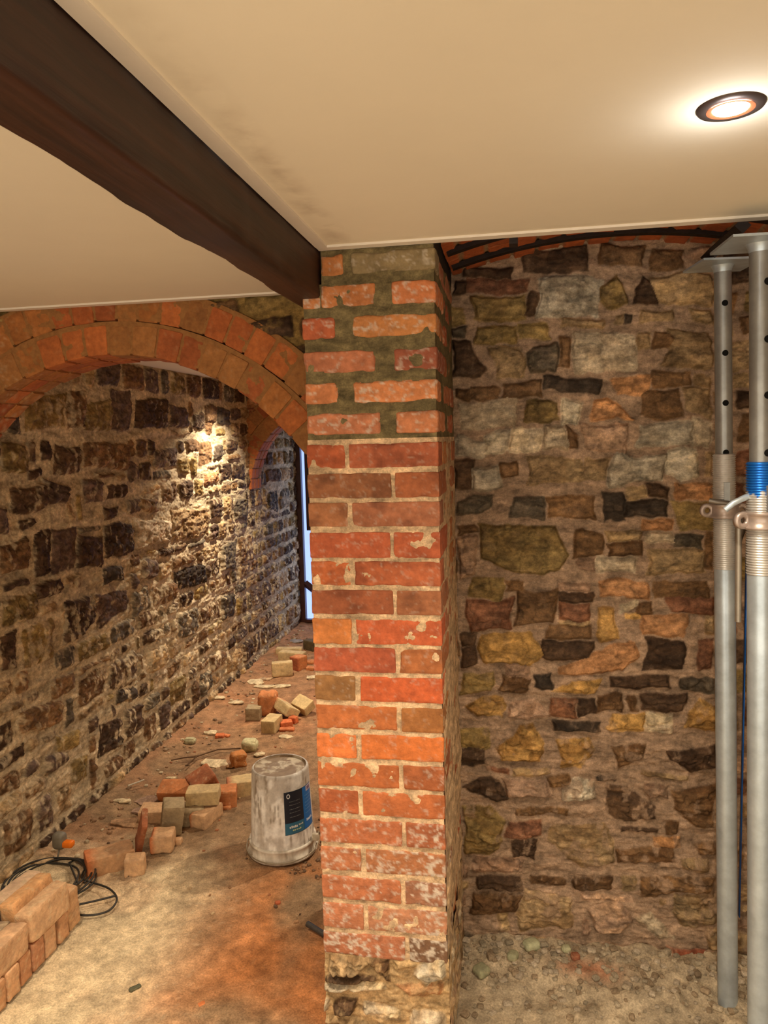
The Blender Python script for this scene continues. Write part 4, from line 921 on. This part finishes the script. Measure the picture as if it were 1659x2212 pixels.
for k in range(40): a = math.radians(-200+ k*225/39); sag = .032*math.sin(math.pi*k/39)**.5 if 0 < k < 39 else 0; pts.append(((rb+.014)*math.cos(a), (rb+.014)*math.sin(a), .046-sag+.0))
V, Fq = tube(pts, .0028, 8); MB().add(V, Fq).build('handle', mat('handle_wire', S(150, 136, 112), rough=.5, metal=.4, bump=0), root)
V, Fq = rbox(.03, .02, .035, .008, .008, 0, 2); V = V+[(rb+.010), -.02, .07]; MB().add(V, Fq, S(190, 176, 150)).build('handle_lug', M_bucket, root)
# label on the bucket's right side
ca = math.atan2(-by, -bx)                        # towards the camera
def curved(a0, a1, z0, z1, off, n=18):
    A, Z = np.meshgrid(np.linspace(a0, a1, n), np.linspace(z0, z1, 10), indexing='ij')
    R = rb-.004-(rb-rt)*Z/BH*.9+off
    return np.stack([R*np.cos(A), R*np.sin(A), Z], -1)
la0 = ca+.08; la1 = ca+1.30; zl0, zl1 = .125, .315; zk = lambda f: zl0+(zl1-zl0)*f; la = lambda f: la0+(la1-la0)*f
M_lab = mat('label_print', attr=True, rough=.4, bump=0, var=.06, vscale=60)
lab = MB()
def lp(f0, f1, g0, g1, c, off=.0008): lab.grid(curved(la(f0), la(f1), zk(g0), zk(g1), off), np.ones((18, 10, 3))*S(*c))
lp(0, 1, 0, 1, (28, 52, 66), .0006)
lp(.01, .56, .28, .99, (40, 42, 50)); lp(.01, .56, .01, .27, (58, 108, 132)); lp(.57, .99, .01, .99, (28, 104, 176))
lp(.72, .99, .86, .985, (190, 180, 190), .0012); lp(.77, .93, .885, .96, (110, 90, 120), .0016)
lo = lab.build('label', M_lab, root); lo['label'] = 'blue, teal and black printed label'
rngi = random.Random(3)
def strokes(f0, f1, g, h_, c, n, dens=.75):
    x = f0; ink = MB()
    while x < f1:
        w_ = (f1-f0)/n*dens*rngi.uniform(.7, 1.2); hh = h_*rngi.choice([1, 1, .7, 1.25])
        ink.grid(curved(la(x), la(min(x+w_, f1)), zk(g), zk(g+hh), .0016, 3), np.ones((3, 10, 3))*S(*c)); x += (f1-f0)/n
    ink.build('lettering', M_lab, lo)
strokes(.12, .36, .15, .045, (225, 225, 215), 5); strokes(.38, .52, .17, .03, (200, 205, 190), 4); strokes(.2, .46, .08, .03, (190, 205, 150), 5)
strokes(.66, .95, .17, .05, (215, 228, 240), 6)
for g in (.40, .50, .58, .68, .76): strokes(.14, .46, g, .014, (120, 120, 118), 10, .8)
for g in (.36, .45, .53, .61, .69, .77): strokes(.64, .92, g, .012, (120, 165, 205), 9, .8)
V = []; n = 20
for rr in (.09, .055):
    for k in range(n): a = 2*math.pi*k/n; f = .09+rr*.55*math.cos(a); g_ = .93+rr*.62*math.sin(a); z = zk(g_); R = rb-.004-(rb-rt)*z/BH*.9+.0016; V.append((R*math.cos(la(f+.03)), R*math.sin(la(f+.03)), z-.006))
ink = MB().add(V, [(k, (k+1) % n, n+(k+1) % n, n+k) for k in range(n)], S(220, 220, 215))
ink.build('ring_mark', M_lab, lo)
# ------------------------------------------------------------------ rubble as uncountable stuff
mm = MB(); rng = random.Random(12)
def scatter(n, fpos, smin, smax, cols):
    for i in range(n):
        x, y = fpos(); s_ = rng.uniform(smin, smax)**1.0; P, Fq = rbox(s_*rng.uniform(.8, 1.4), s_, s_*rng.uniform(.4, .8), s_/3.2, s_*.25, s_*.06, rng.randrange(500), fr=.9/s_, chip=s_*.12)
        a = rng.uniform(0, 6.28); Rm = np.array([[math.cos(a), -math.sin(a), 0], [math.sin(a), math.cos(a), 0], [0, 0, 1]])
        mm.add(P @ Rm.T+[x, y, fh(x, y)+s_*.15], Fq, S(*rng.choice(cols))*rng.uniform(.8, 1.15))
GC = [(170, 154, 128), (160, 146, 122), (180, 164, 140), (150, 130, 104)]
scatter(420, lambda: (rng.uniform(-.19, .95), 2.55-abs(rng.gauss(0, .14))), .006, .026, GC)
scatter(140, lambda: (rng.uniform(-.19, .95), rng.uniform(2.05, 2.5)), .004, .012, GC)
scatter(160, lambda: (rng.uniform(-.95, -.57), rng.uniform(2.9, 3.4)), .006, .022, [(130, 98, 70), (150, 112, 80), (110, 86, 64)])
scatter(200, lambda: (XW+.05+abs(rng.gauss(0, .12)), rng.uniform(2.9, 7)), .006, .025, [(150, 124, 96), (190, 170, 136), (130, 104, 78), (150, 116, 86)])
scatter(260, lambda: (rng.uniform(-2.0, -.6), rng.uniform(2.6, 6.5)), .004, .014, [(150, 112, 78), (190, 160, 120), (160, 104, 72), (100, 76, 56)])
o = mm.build('rubble', M_dirt, smooth=False); tag(o, 'scattered grit and small rubble lying over the dirt floor', 'rubble', kind='stuff')
